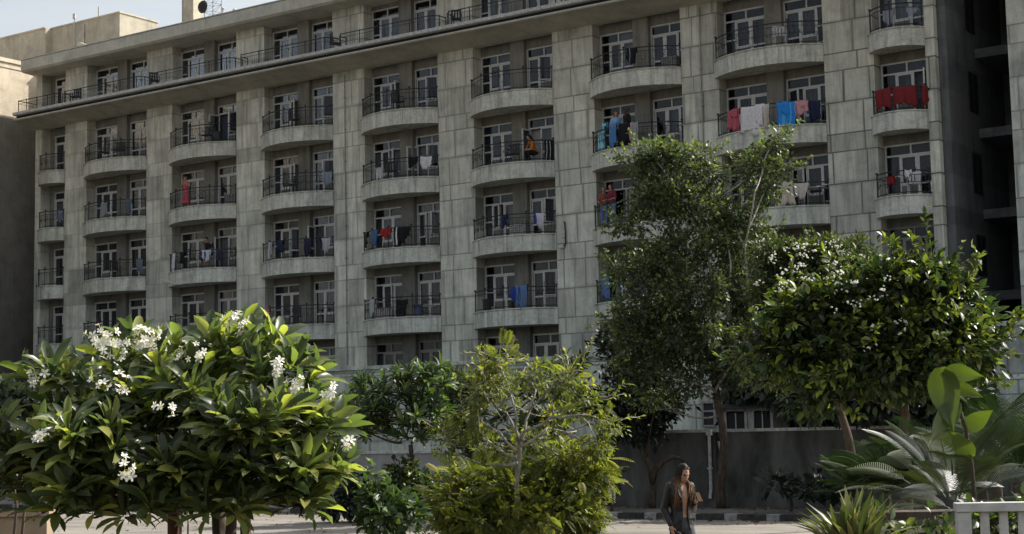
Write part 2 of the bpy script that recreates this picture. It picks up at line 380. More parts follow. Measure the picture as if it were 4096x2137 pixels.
# recess walls
rw=MB(); fl=MB()
for r in range(0,6):
    f,c=F(r),CEIL(r)
    for k,(x0,x1) in BAYS.items():
        if r==0 and k>7: continue
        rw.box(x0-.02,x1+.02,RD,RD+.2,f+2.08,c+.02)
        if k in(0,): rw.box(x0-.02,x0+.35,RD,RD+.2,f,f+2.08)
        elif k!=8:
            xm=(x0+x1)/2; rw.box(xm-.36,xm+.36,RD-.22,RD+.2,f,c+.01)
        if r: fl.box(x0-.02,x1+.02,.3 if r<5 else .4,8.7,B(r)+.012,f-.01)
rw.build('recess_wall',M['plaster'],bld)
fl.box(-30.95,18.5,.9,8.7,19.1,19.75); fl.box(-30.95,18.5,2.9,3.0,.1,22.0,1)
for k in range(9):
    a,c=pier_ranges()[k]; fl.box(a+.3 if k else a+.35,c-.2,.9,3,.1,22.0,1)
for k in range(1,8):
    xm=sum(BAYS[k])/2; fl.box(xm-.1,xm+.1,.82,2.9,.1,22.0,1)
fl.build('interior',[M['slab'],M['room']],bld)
# cornice ledge and roof slab
co=MB()
def extr(mb,prof,x0,x1,mi=None):
    n=len(prof); vs=[(x0,y,z) for y,z in prof]+[(x1,y,z) for y,z in prof]
    mb.add(vs,[(i,(i+1)%n,(i+1)%n+n,i+n) for i in range(n)]+[tuple(range(n)),tuple(range(n,2*n))[::-1]],mi)
XL,XR=-31.35,20.2
extr(co,[(.3,19.07),(-.05,19.07),(-1.1,19.34),(-1.42,19.38),(-1.46,19.43),(-1.42,19.48),(-1.2,19.49),(-1.2,19.50),(.3,19.50)],XL,XR,0)
extr(co,[(.2,19.50),(-1.22,19.50),(-1.22,19.66),(.2,19.66)],XL+.02,XR-.02,1)
extr(co,[(.2,19.66),(-1.42,19.66),(-1.47,19.69),(-1.47,19.83),(.2,19.84)],XL,XR,2)
co.build('cornice',[M['roofr'],M['groove'],M['ledge']],bld)
ro=MB()
extr(ro,[(9.2,22.09),(-.1,22.07),(-.88,22.12),(-1.0,22.22),(-1.0,22.74),(-.97,22.78),(9.2,22.78)],-31.3,20.2,0)
extr(ro,[(-.9,22.78),(-1.03,22.782),(-1.03,22.83),(-.9,22.83)],-31.33,20.22,1)
ro.build('roof',[M['roofr'],M['ledge']],bld)
# balconies
def rail_mesh(bay,r,fancy):
    b=MB(); f=F(r); N=20 if bay not in(0,8) else 12
    hz=.88
    def P(u,z,ins=.07):
        x,y,_=arc(bay,u,ins,ext=.13); return (x,y,z)
    us=[i/N for i in range(N+1)]
    b.tube([P(u,f+hz) for u in us],.026,5); b.tube([P(u,f+hz-.16) for u in us],.012,4); b.tube([P(u,f+.09) for u in us],.016,4)
    if fancy==2: b.tube([P(u,f+.45) for u in us],.012,4)
    L=(BAYS[bay][1]-BAYS[bay][0])*1.12
    posts=[0,.26,.5,.74,1] if bay not in(0,8) else [0,.5,1]
    for u in posts:
        b.tube([P(u,f-.02),P(u,f+hz+.05)],.021,5); x,y,z=P(u,f+hz+.07); b.box(x-.035,x+.035,y-.035,y+.035,z-.02,z+.04)
    n=int(L/.15)
    for i in range(1,n):
        u=i/n; b.tube([P(u,f+.09),P(u,f+hz-.16)],.0055,3,cap=False)
    if fancy:
        m_=int(L/.42)
        for i in range(m_):
            u=(i+.5)/m_; du=.16/L
            for sg in(-1,1):
                b.tube([P(u+sg*du*math.sin(t)*(1-t/9),f+.47+.2*math.cos(t)*(1-t/9)) for t in [j*.8 for j in range(8)]],.008,3,cap=False)
    return b
bal=[]
for r in range(1,5):
    for k in range(9):
        if r==4 and k>7: pass
        x0,x1=BAYS[k]; N=24
        pts=[arc(k,i/N)[:2] for i in range(N+1)]
        b=MB(); b.prism(pts+[(x1,.62),(x0-.16,.0),],B(r),F(r)) if False else b.prism(pts+[(x1-.01,.3),(x0+.02,.3)],B(r),F(r))
        # drip lip on the underside and a coping bead on top
        b.tube([(arc(k,i/N,-.012)[0],arc(k,i/N,-.012)[1],F(r)-.03) for i in range(N+1)],.03,6)
        o=b.build('balcony',M['fascia'],bld); bal.append(o)
        rail_mesh(k,r,(r+k)%3).build('railing',M['iron'],o)
# top terrace railing, one section for each flat, set on the ledge
for k in range(0,8):
    x0,x1=BAYS[k]; x0-=.75; x1+=.75; b=MB(); f=19.8; yy=-1.12
    n=max(4,int((x1-x0)/.16)); h=.72
    path=[(x0,-.35),(x0,yy+.3),(x0+.3,yy),(x1-.3,yy),(x1,yy+.3),(x1,-.35)] if k else [(x0+.2,.3),(x0+.2,yy),(x1-.3,yy),(x1,yy+.3),(x1,-.3)]
    for z,rr in ((f+h,.024),(f+h-.16,.012),(f+.08,.014)): b.tube([(x,y,z) for x,y in path],rr,5)
    for (x,y) in path+[(x0+(x1-x0)*t,yy) for t in(.25,.5,.75)]: b.tube([(x,y,f-.02),(x,y,f+h+.04)],.024,5)
    for i in range(n+1): x=x0+.3+(x1-x0-.6)*i/n; b.tube([(x,yy,f+.08),(x,yy,f+h-.16)],.0055,3,cap=False)
    b.build('railing',M['iron'],bld)
# ---- windows
def frame_bar(b,x0,x1,z0,z1,y=0.,t=.06,mi=0): b.box(x0,x1,y-t/2,y+t/2,z0,z1,mi)
def leaf_obj(Wd,H0,H1,door,par,hinge,x,ang,fm):
    """a glazed casement or door leaf hung on one side; hinge -1 left, 1 right"""
    b=MB(); s=-hinge; t=.055
    X=lambda a:(min(a,0),max(a,0))
    w_=Wd*s; lo,hi=sorted((0,w_))
    b.box(lo,lo+t,-.03,.02,H0,H1); b.box(hi-t,hi,-.03,.02,H0,H1)
    b.box(lo+t,hi-t,-.029,.019,H1-t,H1); b.box(lo+t,hi-t,-.029,.019,H0,H0+t)
    if door:
        b.box(lo+t,hi-t,-.029,.019,H0+.5,H0+.57)
    b.box(lo+t,hi-t,-.008,-.002,H0+t,H1-t,1)
    b.tube([(w_-.03*s,-.06,(H0+H1)/2-.06),(w_-.03*s,-.06,(H0+H1)/2+.06)],.012,4,2)
    o=b.build('door' if door else 'casement',[fm,M['glass'],M['iron']],par)
    o.location=(x,-.012,0); o.rotation_euler=(0,0,ang); return o
def curtain(par,x0,x1,z0,z1,mm,amp=.035):
    b=MB(); n=max(6,int((x1-x0)/.035)); vs=[];ph=random.random()*6
    for i in range(n+1):
        x=x0+(x1-x0)*i/n; y=.14+amp*math.sin(x*38+ph)+.015*math.sin(x*9+ph*2)
        vs+=[(x,y,z0),(x+.01*math.sin(ph+i),y,z1)]
    b.add(vs,[(2*i,2*i+2,2*i+3,2*i+1) for i in range(n)])
    return b.build('curtain',mm,par,smooth=True)
wcount=0
def window(bay,r,side,state):
    """side A: left of the pier, B: right; C: narrow bay; D: single door bay"""
    global wcount; wcount+=1
    x0,x1=BAYS[bay]; xm=(x0+x1)/2; f=F(r); H=2.08
    if side=='A': a,c=x0,xm-.36
    elif side=='B': a,c=xm+.36,x1
    elif side=='C': a,c=x0+.02,x1-.02
    else: a,c=x0+.35,x1
    W=c-a; rg=random.Random(bay*100+r*10+ord(side)+3)
    fm=M['frame_d'] if (r,bay,side) in DARKF else M['frame']
    b=MB(); t=.065; zt=1.62
    b.box(0,t,-.05,.05,0,H); b.box(W-t,W,-.05,.05,0,H); b.box(t,W-t,-.049,.049,H-t,H); b.box(t,W-t,-.055,.055,zt,zt+t)
    if side=='C': muls=[W*.30,W*.64]; panes=[('side',t,muls[0]),('case',muls[0],muls[1]),('door',muls[1],W-t)]
    elif side=='A': muls=[W*.27,W*.62]; panes=[('side',t,muls[0]),('case',muls[0],muls[1]),('door',muls[1],W-t)]
    elif side=='B': muls=[W*.38,W*.74]; panes=[('door',t,muls[0]),('case',muls[0],muls[1]),('side',muls[1],W-t)]
    else: muls=[W*.5]; panes=[('door',t,muls[0]),('case',muls[0],W-t)]
    for m_ in muls: b.box(m_-.03,m_+.03,-.048,.048,0,zt)
    b.box(W*.52-.03,W*.52+.03,-.047,.047,zt+t,H-t)
    gl=MB(); gl.box(t,W-t,-.004,.004,zt+t,H-t)
    root=None; extras=[]
    for kind,p,q in panes:
        if kind=='side':
            b.box(p,q-.03,-.046,.046,.86,.92); b.box(p,q-.03,-.046,.046,.22,.28); b.box(p,q-.03,-.03,.1,0,.22,1); gl.box(p,q-.03,-.004,.004,.28,zt)
        elif kind=='case':
            b.box(p+.03,q-.03,-.05,.12,0,.5,1); b.box(p+.03,q-.03,-.07,.05,.5,.56)
            extras.append((0,p+.03,q-.03,.56,zt-.004))
        else:
            extras.append((1,p+.03,q-.03 if q<W-t-.01 else q,.03,zt-.004))
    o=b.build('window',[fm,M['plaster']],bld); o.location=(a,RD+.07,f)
    gl.build('glass',M['glass'],o)
    for i,(dr,p,q,z0,z1) in enumerate(extras):
        op=state.get(i,0); hinge=-1 if (side!='A')==(dr==1) else 1
        if side in'CD': hinge=1 if dr else -1
        ang=-hinge*abs(op)*1.0
        ang=(-1 if hinge<0 else 1)*op
        leaf_obj(q-p,z0,z1,dr,o,hinge,p if hinge<0 else q,ang,fm)
    cm=[M['cur0'],M['cur3'],M['cur1'],M['cur2'],M['cur0'],M['cur1'],M['cur2'],M['cur0']][rg.randrange(8)]
    if state.get('c'): cm=M[state['c']]
    g0=rg.random()
    if g0<.55: curtain(o,.03,W-.03,.02,H-.05 if g0<.3 else zt,cm)
    elif g0<.85:
        s_=rg.uniform(.3,.7)*W; curtain(o,.03,s_,.02,zt,cm); curtain(o,min(W-.2,s_+rg.uniform(.1,.4)),W-.03,.02,zt,cm)
    else: curtain(o,W*.45,W-.03,.02,H-.05,cm)
    return o
DARKF={(4,8,'C'),(4,6,'A'),(4,6,'B'),(5,4,'A'),(5,4,'B'),(4,7,'B'),(4,7,'A')}
OPEN={(0,4,'B'):{0:0,1:.0},(1,2,'B'):{0:1.9,1:1.5},(1,3,'A'):{1:1.7},(1,3,'B'):{0:0,1:.5},(1,4,'A'):{1:1.6},(1,4,'B'):{1:.5,0:0},
 (1,5,'B'):{1:.5},(2,3,'A'):{1:1.7},(2,3,'B'):{1:.6},(2,4,'A'):{1:1.2,0:.3},(2,4,'B'):{0:2.2,1:.5},(2,5,'B'):{0:1.75,1:.2},(2,5,'A'):{},
 (3,3,'B'):{0:1.5},(3,4,'B'):{1:1.4,0:.25},(3,5,'A'):{0:.5},(3,5,'B'):{1:1.2},(4,5,'B'):{1:.6},(2,7,'B'):{0:.5},(2,8,'C'):{1:1.5},(4,8,'C'):{1:1.1},
 (3,2,'B'):{0:1.2},(3,3,'A'):{1:.9},(4,4,'A'):{0:.2},(3,6,'A'):{0:1.3,1:1.3,'c':'cur1'},(3,7,'B'):{0:.3},(2,6,'A'):{'c':'cur1'},(2,4,'C'):{},(1,6,'B'):{'c':'cur2'}}
for r in range(0,6):
    for k in range(9):
        if (r==0 and k>5) or (r==5 and k>6): continue
        for sd in (('D',) if k==0 else ('C',) if k==8 else ('A','B')):
            window(k,r,sd,OPEN.get((r,k,sd),{}))
# ---------------------------------------------------------------- neighbours
M['nshade']=mat('shaded_cream_plaster',(.16,.155,.14),.9,build=stone_build((.22,.205,.175),(.085,.085,.08),False,.3))  # grey stands in for shade on the lower storeys, deepening downwards
nb=thing('neighbouring_building',fw(-33,0,0),'sunlit cream building beyond the left end of the grey block','building',rz=RZ)
b=MB(); b.box(-14,0,-22,16,19.9,23.0); b.build('wall',M['cream'],nb); b=MB(); b.box(-14,-.004,-22,16,0,19.9); b.build('shaded_wall',M['nshade'],nb)
b=MB(); b.box(-14.2,.12,-22.2,16.2,23.0,23.22); b.box(-14,.04,-22,16,22.7,23.0); b.build('coping',M['cream'],nb)
M['block']=mat('block_plaster',(.4,.37,.31),.9,build=stone_build((.42,.39,.32),(.41,.375,.305),False,.25,.15))
rb=thing('rooftop_block',fw(-30.25,5,22.78),'long plain block with one sunlit end standing on the roof at the left','rooftop room',rz=RZ)
b=MB(); b.box(-5.9,0,0,2.9,0,3.75); b.box(-11,-5.9,-.45,2.9,0,3.72); b.build('wall',M['block'],rb)
b=MB(); b.box(-5.93,.05,-.05,2.95,3.75,3.83); b.box(-11.05,-5.93,-.5,2.95,3.72,3.8); b.build('coping',M['cream'],rb)
b=MB(); b.tube([(-3.0,-.06,.5),(-3.0,-.06,2.3),(-3.0,-.06,3.55)],.05,6); b.build('downpipe',M['kw'],rb)
b=MB(); b.tube([(-3.75,-.1,1.0),(-3.75,-.1,4.1)],.035,6); b.box(-3.85,-3.65,-.16,-.04,4.0,4.3); b.build('vent_pipe',M['ledge'],rb)
b=MB(); b.tube([(-2.35,.5,3.8),(-2.35,.5,4.6)],.05,6); b.build('vent_pipe',M['kw'],rb)
pw=MB(); pw.add([(0,0,0),(1.9,0,0),(1.9,0,.05),(.15,0,.75),(0,0,.75),(0,.25,0),(1.9,.25,0),(1.9,.25,.05),(.15,.25,.75),(0,.25,.75)],[(0,1,2,3,4),(9,8,7,6,5),(0,5,6,1),(1,6,7,2),(2,7,8,3),(3,8,9,4),(4,9,5,0)])
o=pw.build('parapet_wall',M['cream']); o.location=fw(-28.2,.2,22.78); o.rotation_euler=(0,0,RZ); tag(o,'small sloping cream parapet on the roof edge below the rooftop block','wall')
cl=thing('rooftop_column',fw(-20.5,1.3,22.78),'square cream column rising from the roof out of the picture','column',rz=RZ)
b=MB(); b.box(-.36,.36,-.36,.36,0,5.5); b.build('shaft',M['cream'],cl)
for dx in(-.46,-.58): b=MB(); b.tube([(dx,-.2,0),(dx,-.2,5.4)],.045,6); b.build('pipe',M['ledge'],cl)
tk=thing('rooftop_tank',fw(-21.55,1.0,22.78),'small white box on the roof edge left of the column','tank',rz=RZ)
b=MB(); b.box(-.2,.2,-.2,.2,.05,.55); b.build('tank_body',M['kw'],tk,bevel=.03); b=MB(); b.box(-.23,.23,-.23,.23,.55,.6); b.build('lid',M['kw'],tk)
ms=thing('lattice_mast',fw(-19.1,1.3,22.78),'thin steel lattice mast with a dark dish beside the rooftop column','mast',rz=RZ)
b=MB(); q=.3
for sx in(-q,q):
    for sy in(-q,q): b.tube([(sx,sy,0),(sx,sy,4)],.018,4)
for i in range(9):
    z=.15+i*.45
    for (ax,ay,bx,by) in((-q,-q,q,-q),(-q,q,q,q),(-q,-q,-q,q),(q,-q,q,q)):
        b.tube([(ax,ay,z),(bx,by,z)],.010,3); b.tube([(ax,ay,z),(bx,by,z+.45)],.008,3)
b.build('lattice',M['iron'],ms)
b=MB(); pr=[(0,-.12),(.14,-.09),(.26,-.02),(.34,.08)]
vs=[];nn=14
for rr,yy in pr:
    for j in range(nn): a=2*PI*j/nn; vs.append((rr*math.cos(a)-.35,yy-.45,rr*math.sin(a)+1.35))
b.add(vs,[(i*nn+j,i*nn+(j+1)%nn,(i+1)*nn+(j+1)%nn,(i+1)*nn+j) for i in range(3) for j in range(nn)])
o=b.build('dish',M['groove'],ms); sm=o.modifiers.new('t','SOLIDIFY'); sm.thickness=.02
for (sx,hh,lb) in((-16.9,.55,'short grey vent pipe on the roof right of the mast'),(-16.1,.35,'lowest of the small vent pipes on the roof right of the mast')):
    b=MB(); b.tube([(0,0,0),(0,0,hh)],.05,8); b.tube([(0,0,hh),(0,0,hh+.04),(0,0,hh+.12)],[.11,.11,.02],8); o=b.build('roof_vent',M['ledge']); o.location=fw(sx,-.2,22.78); tag(o,lb,'vent','roof vents')
# right wing: taller stone return beyond a deep gap
rwg=thing('stone_wing',fw(21.5,0,0),'pale stone wing at the right edge of the picture beyond the dark gap','building',rz=RZ)
b=MB(); b.box(0,14,0,12,0,24); b.build('wall',M['wing'],rwg)
b=MB(); b.box(-.35,14,-2.2,-.01,0,5.4); b.build('porch_wall',M['wing'],rwg); b=MB(); b.box(-.45,14,-2.3,-.012,5.4,5.55); b.box(-.4,14,-2.25,-.012,3.6,3.68); b.build('porch_coping',M['fascia'],rwg)
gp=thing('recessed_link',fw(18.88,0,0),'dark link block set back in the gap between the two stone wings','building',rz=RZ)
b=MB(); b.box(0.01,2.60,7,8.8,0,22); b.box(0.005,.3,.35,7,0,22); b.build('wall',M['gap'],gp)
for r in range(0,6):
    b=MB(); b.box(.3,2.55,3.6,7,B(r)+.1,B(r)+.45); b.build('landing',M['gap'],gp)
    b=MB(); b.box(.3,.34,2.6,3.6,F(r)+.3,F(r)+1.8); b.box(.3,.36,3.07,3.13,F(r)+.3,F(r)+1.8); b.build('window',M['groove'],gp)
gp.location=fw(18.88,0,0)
# ---------------------------------------------------------------- plants
def rdir(n): 
    v=RNG.normal(size=(n,3)); return v/np.linalg.norm(v,axis=1,keepdims=True)
def inball(n,bias=.45):
    return rdir(n)*(RNG.random((n,1))**bias)
def limb(mb,p0,p1,r0,r1,wob=.08,n=5,k=5,sag=0):
    p0=Vector(p0);p1=Vector(p1);L=(p1-p0).length; pts=[];rs=[]
    off=[Vector(RNG.normal(0,wob*L,3)) for _ in range(2)]
    for i in range(n+1):
        t=i/n; p=p0.lerp(p1,t)+off[0]*math.sin(PI*t)+off[1]*math.sin(2*PI*t)*.4; p.z+=sag*L*math.sin(PI*t)
        pts.append(p);rs.append(r0+(r1-r0)*t)
    mb.tube(pts,rs,k); return pts
class Tree:
    def __init__(s,name,label,cat,base,group=None):
        s.base=Vector(base); s.root=thing(name,s.base,label,cat,group); s.tb=MB(); s.bb=MB(); s.tips=[]
    def loc(s,p): return Vector(p)-s.base
    def trunk(s,pts,r0,r1,k=8):
        pts=[s.loc(p) for p in pts]; n=len(pts); P=[];R=[]
        for i in range(n-1):
            for j in range(4):
                t=(i+j/4)/(n-1); a=pts[i].lerp(pts[i+1],j/4)
                if 0<i<n-1 and j==0: a=(pts[i-1]+pts[i]*4+pts[i+1])/6
                P.append(a+Vector(RNG.normal(0,r0*.12,3))*(0 if i+j==0 else 1)); R.append(r0+(r1-r0)*t)
        P.append(pts[-1]);R.append(r1); s.tb.tube(P,R,k); s.tr=P
    def blob(s,x,y,rx,ry,d,root=None,r0=.04,subs=6,rz=None):
        """a bough: centre at reading (x,y,d), radii in readings; returns centre and radii in metres"""
        c=s.loc(at(x,y,d)); k=d/3966; R=np.array([rx*k,(rz if rz else (rx+ry)*.5*k),ry*k])
        if root is None:
            cand=[p for p in s.tr if p.z<c.z-.1*abs(c.z)] or s.tr
            root=min(cand,key=lambda p:(p-c).length+max(0,(p.z-c.z+R[2]*.5))*2)
        else: root=s.loc(root)
        pts=limb(s.bb,root,c,r0,r0*.45,.07,6)
        tips=[]
        for i in range(subs):
            q=np.array(c)+inball(1,.3)[0]*R*.9; st=pts[random.randrange(3,7)]
            p2=limb(s.bb,st,q,r0*.4,r0*.12,.1,4,4); tips.append(q)
            for j in range(2):
                q2=q+RNG.normal(0,.3,3)*R; limb(s.bb,p2[3],q2,r0*.15,r0*.06,.1,3,3); tips.append(q2)
        return np.array(c),R,tips
    def done(s,bark):
        if s.tb.v: s.tb.build('trunk',bark,s.root,smooth=True)
        if s.bb.v: s.bb.build('branch',bark,s.root,smooth=True)
def clump_leaves(c,R,n,per,spread,bias=.4,tips=None):
    """positions and directions of leaves gathered in small clusters through a bough"""
    m=max(1,n//per); cen=inball(m,bias)*R+c
    if tips is not None and len(tips):
        t=np.array(tips); k=m//3; cen[:k]=t[RNG.integers(0,len(t),k)]
    pos=np.repeat(cen,per,0); off=inball(len(pos),.5)*spread; pos=pos+off
    out=(pos-c)/np.maximum(R,.01); d=off/spread*.8+out*.55+RNG.normal(0,.35,pos.shape); d[:,2]-=.15
    return pos,d
def sprigs(T,blobs,n,L,kind,size,mt,nl):
    P=[];Dv=[]
    for (c,R,tips) in blobs:
        for i in range(n):
            d=rdir(1)[0]; d[2]=abs(d[2])*.8+.05 if random.random()<.7 else d[2]*.5; d/=np.linalg.norm(d); s0=c+d*R*.7; l_=L*random.uniform(.5,1.2); e=s0+d*l_+np.array([0,0,.1*l_])
            pts=limb(T.bb,s0,e,.010*L+.003,.003,.08,5,4)
            for k in range(nl):
                t=.25+.75*k/nl; j=t*(len(pts)-1); a=int(min(j,len(pts)-2)); q=np.array(pts[a].lerp(pts[a+1],j-a)); P.append(q); Dv.append(d*.6+rdir(1)[0]*.8)
    leaves('sprig_leaves',kind,np.array(P),np.array(Dv),size*RNG.uniform(.6,1.2,len(P)),mt,T.root,width=1.2,rnd=.35+.65*RNG.random(len(P)))
def add_foliage(tree,items,kind,size,material,name='foliage',width=1.,bias=.4,per=7,spread=.22,shade=None):
    P=[];Dd=[];S=[];Q=[]
    for (c,R,tips),n in items:
        p,d=clump_leaves(c,R,n,per,spread,bias,tips); P.append(p);Dd.append(d)
        cl=np.repeat(RNG.random(len(p)//per+1),per)[:len(p)]
        Q.append(np.repeat(RNG.random(len(p)//per+1)**1.5,per)[:len(p)]*.75+RNG.random(len(p))*.25)
    P=np.concatenate(P);Dd=np.concatenate(Dd);Q=np.concatenate(Q)
    return leaves(name,kind,P,Dd,size*RNG.uniform(.65,1.25,len(P)),material,tree.root,width=width,rnd=Q)
def rosettes(pos,axes,nl,L,spreadlo=26,spreadhi=82):
    P=[];Dv=[];S=[];U=[]
    for p,a in zip(pos,axes):
        a=a/np.linalg.norm(a); t=np.cross(a,[0,0,1.]); t=t/(np.linalg.norm(t)+1e-6); bb=np.cross(a,t); n=nl+RNG.integers(-2,3); ph=RNG.random()*6
        for i in range(n):
            an=ph+i*2.39996; f=i/n; el=math.radians(spreadlo+(spreadhi-spreadlo)*(f**.7)+RNG.normal(0,7)); r=t*math.cos(an)+bb*math.sin(an)
            d=a*math.cos(el)+r*math.sin(el); P.append(p+d*.02-a*.05*f); Dv.append(d); U.append(a*math.sin(el)-r*math.cos(el)+RNG.normal(0,.1,3)); S.append(L*RNG.uniform(.75,1.15)*(.62+.45*math.sin(PI*min(1,f+.25))))
    return np.array(P),np.array(Dv),np.array(S),np.array(U)
# --- big frangipani, front left
def frangipani(name,label,cat,base,trunkpts,blobs,nro,L,nl,mt,bark,r0,group=None,width=1.,front=.0):
    T=Tree(name,label,cat,base,group); T.trunk(trunkpts,r0,r0*.6)
    RP=[];RA=[]
    for i,(x,y,rx,ry,d) in enumerate(blobs):
        c,R,tips=T.blob(x,y,rx,ry,d,root=(T.base+T.tr[-1]).lerp(at(x,min(y,1200 if group is None else y),d),.22),r0=r0*.42,subs=3)
        n=max(2,int(nro*rx*ry/sum(b[2]*b[3] for b in blobs)))
        dirs=rdir(n); dirs[:,2]=np.abs(dirs[:,2])*1.0-.25; dirs[:,1]-=front; dirs/=np.linalg.norm(dirs,axis=1,keepdims=True)
        q=c+dirs*R*RNG.uniform(.5,1.16,(n,1))
        for p,dv in zip(q,dirs):
            ax=dv*np.array([1,1,.6])+np.array([0,0,.95])+RNG.normal(0,.18,3); RP.append(p);RA.append(ax)
            st=Vector(c)+Vector((p-c)*.15); limb(T.bb,st,Vector(p)-Vector(ax)*.03,r0*.16,r0*.12,.06,4,5)
    RP=np.array(RP);RA=np.array(RA)
    P,Dv,S,U=rosettes(RP,RA,nl,L)
    hz=np.repeat(RNG.random(len(RP)+1),1); 
    leaves('foliage','plum',P,Dv,S,mt,T.root,roll=RNG.normal(0,.12,len(P)),up=U,width=width,rnd=np.clip(RNG.random(len(P))**1.6,0,1))
    T.done(bark); return T,RP,RA
fb=at(520,1344,12.6); fb.z=0
T1,RP,RA=frangipani('frangipani_tree','large frangipani tree with long glossy leaves and white blossom in the left foreground','tree',fb,
  [fb,at(545,1430,12.6),at(560,1330,12.7),at(530,1190,12.8)],
  [(160,975,85,60,12.4),(60,1130,105,90,12.3),(290,1075,170,120,12.6),(430,960,150,80,12.9),(600,900,120,70,12.9),(690,960,90,70,12.6),(560,1040,170,120,12.5),
   (770,1080,95,90,12.5),(740,1200,110,90,12.3),(560,1190,170,80,12.2),(330,1210,190,75,12.2),(120,1220,110,60,12.5),(640,1265,110,50,12.2),(760,1275,70,45,12.2),(150,1275,60,45,12.2),(270,1285,90,45,12.1),(30,1180,60,60,12.2),(200,1240,90,60,12.0),(370,1285,80,45,12.0),(560,1285,90,40,12.0),(480,1250,90,50,12.3),(330,900,80,50,13.0),(640,1100,120,90,12.1),(210,1130,120,90,12.1)],
  235,.30,16,M['lf_plum'],M['bark'],.085,front=.35,width=.72)
b=MB(); p0=at(437,1500,12.7); p0.z=0
b.tube([T1.loc(p0),T1.loc(at(437,1400,12.7)),T1.loc(at(436,1300,12.7)),T1.loc(at(450,1200,12.8))],[.055,.05,.048,.04],8); b.build('trunk',M['redbark'],T1.root,smooth=True)
for tx in(590,618): 
    b=MB(); p0=at(tx+10,1500,12.5); p0.z=0; limb(b,T1.loc(p0),T1.loc(at(tx,1220,12.6)),.06,.04,.02,6,7); b.build('trunk',M['bark'],T1.root,smooth=True)
for tx in(452,458,469): b=MB(); limb(b,T1.loc(at(tx,1420,12.6)),T1.loc(at(tx+4,1220,12.6)),.008,.006,.01,4,4); b.build('stem',M['palebark'],T1.root)
def blossoms(T,spots,r,n0,spread):
    P=[];Dv=[];C=[]
    for (x,y,d,n,sp) in spots:
        c=np.array(T.loc(at(x,y,d)))
        for i in range(n):
            o_=RNG.normal(0,sp*spread,3); P.append(c+o_); v=o_/spread+np.array([RNG.normal(0,.4),-.7,.7+RNG.normal(0,.3)]); Dv.append(v)
    P=np.array(P);Dv=np.array(Dv)/np.linalg.norm(Dv,axis=1,keepdims=True); r*=.8
    # petal plane faces Dv: put +Z of the flower along Dv
    y_=np.cross(Dv,RNG.normal(0,1,Dv.shape)); 
    o=leaves('blossom','flower',P,y_,r*RNG.uniform(.75,1.15,len(P)),M['petal'],T.root,roll=np.zeros(len(P)),up=Dv); tag(o,kind='stuff')
    b=MB()
    for p,dv in zip(P,Dv):
        q=Vector(p)+Vector(dv)*r*.02; b.tube([q-Vector(dv)*r*.9,q,q+Vector(dv)*r*.12],[r*.04,r*.10,r*.04],5)
    tag(b.build('blossom_throat',M['petalc'],T.root),kind='stuff')
blossoms(T1,[(265,850,12.3,26,1.1),(300,880,12.3,8,.8),(350,845,12.3,22,1.0),(385,865,12.4,10,.8),(588,803,12.6,14,.8),(612,822,12.6,6,.6),(475,868,12.5,8,.6),(500,885,12.3,6,.6),(455,893,12.3,6,.6),
  (690,915,12.0,6,.7),(745,972,11.7,9,.8),(824,985,11.7,8,.6),(700,925,12.0,4,.5),(300,972,11.4,6,.6),(255,962,11.4,4,.5),(430,1022,11.3,6,.7),(104,1095,11.5,9,.6),(310,1172,11.1,10,.7),(870,1108,11.9,5,.6),(85,950,12.0,4,.5),(105,940,12.0,3,.4),(38,1065,11.9,4,.4)],.047,8,.055)
T1.root['label']='large frangipani tree with long glossy leaves and white blossom in the left foreground'
# --- pale-branched feathery tree and the yellow-green bush under it
tb=at(1300,1344,15.2); tb.z=0
T=Tree('feathery_tree','slender tree with pale bare forking branches and feathery leaves standing above the yellow-green bush','tree',tb)
T.trunk([tb,at(1308,1420,15.2),at(1300,1290,15.2),at(1302,1150,15.1),at(1318,1085,15.1)],.034,.018)
F0=at(1302,1150,15.1);F1=at(1312,1110,15.1)
vis=[((1302,1150),(1225,1110),(1200,1080)),((1312,1110),(1270,1040),(1215,985)),((1312,1110),(1330,1030),(1400,960),(1440,965)),((1302,1130),(1380,1080),(1450,1085)),((1318,1085),(1390,1050),(1470,1040),(1540,1070)),((1302,1150),(1260,1085),(1180,1050)),((1305,1120),(1290,1000),(1255,900)),((1300,1170),(1220,1170),(1130,1140)),((1330,1030),(1345,985),(1330,945))]
for ch in vis:
    pts=[T.loc(at(x,y,15.0+random.uniform(-.15,.3)*i)) for i,(x,y) in enumerate(ch)]; P=[];n=len(pts)
    for i in range(n-1):
        for j in range(3): P.append(pts[i].lerp(pts[i+1],j/3)+Vector(RNG.normal(0,.012,3)))
    P.append(pts[-1]); T.bb.tube(P,[.015-.010*i/len(P) for i in range(len(P))],6)
    for q in P[3:]:
        for s_ in range(1 if random.random()<.5 else 0): limb(T.bb,q,q+Vector(RNG.normal(0,.14,3))+Vector((0,0,.04)),.006,.003,.12,4,4)
its=[]
for (x,y,rx,ry,d,n) in [(1250,905,50,40,15,52),(1225,965,50,50,15,60),(1200,1010,40,40,15,36),(1340,950,60,30,15.2,40),(1420,960,60,30,15,52),(1480,1010,55,35,15,52),(1530,1070,40,30,15,40),(1500,1120,50,45,15,52),(1170,1070,60,35,15,48),(1400,1050,60,22,15.3,50),(1240,1130,60,30,15.3,60),(1330,1110,50,30,15.4,50),(1440,1150,60,30,15.2,60),(1120,1110,40,30,15,26),(1280,985,40,30,15.4,20)]:
    its.append((T.blob(x,y,rx,ry,d,root=at(x*.6+1310*.4,y*.6+1100*.4,15.1),r0=.008,subs=3),n))
add_foliage(T,[(i_,int(n_*3.2)) for i_,n_ in its],'ellip',.06,M['lf_feather'],per=7,spread=.07,width=1.2,bias=.6)
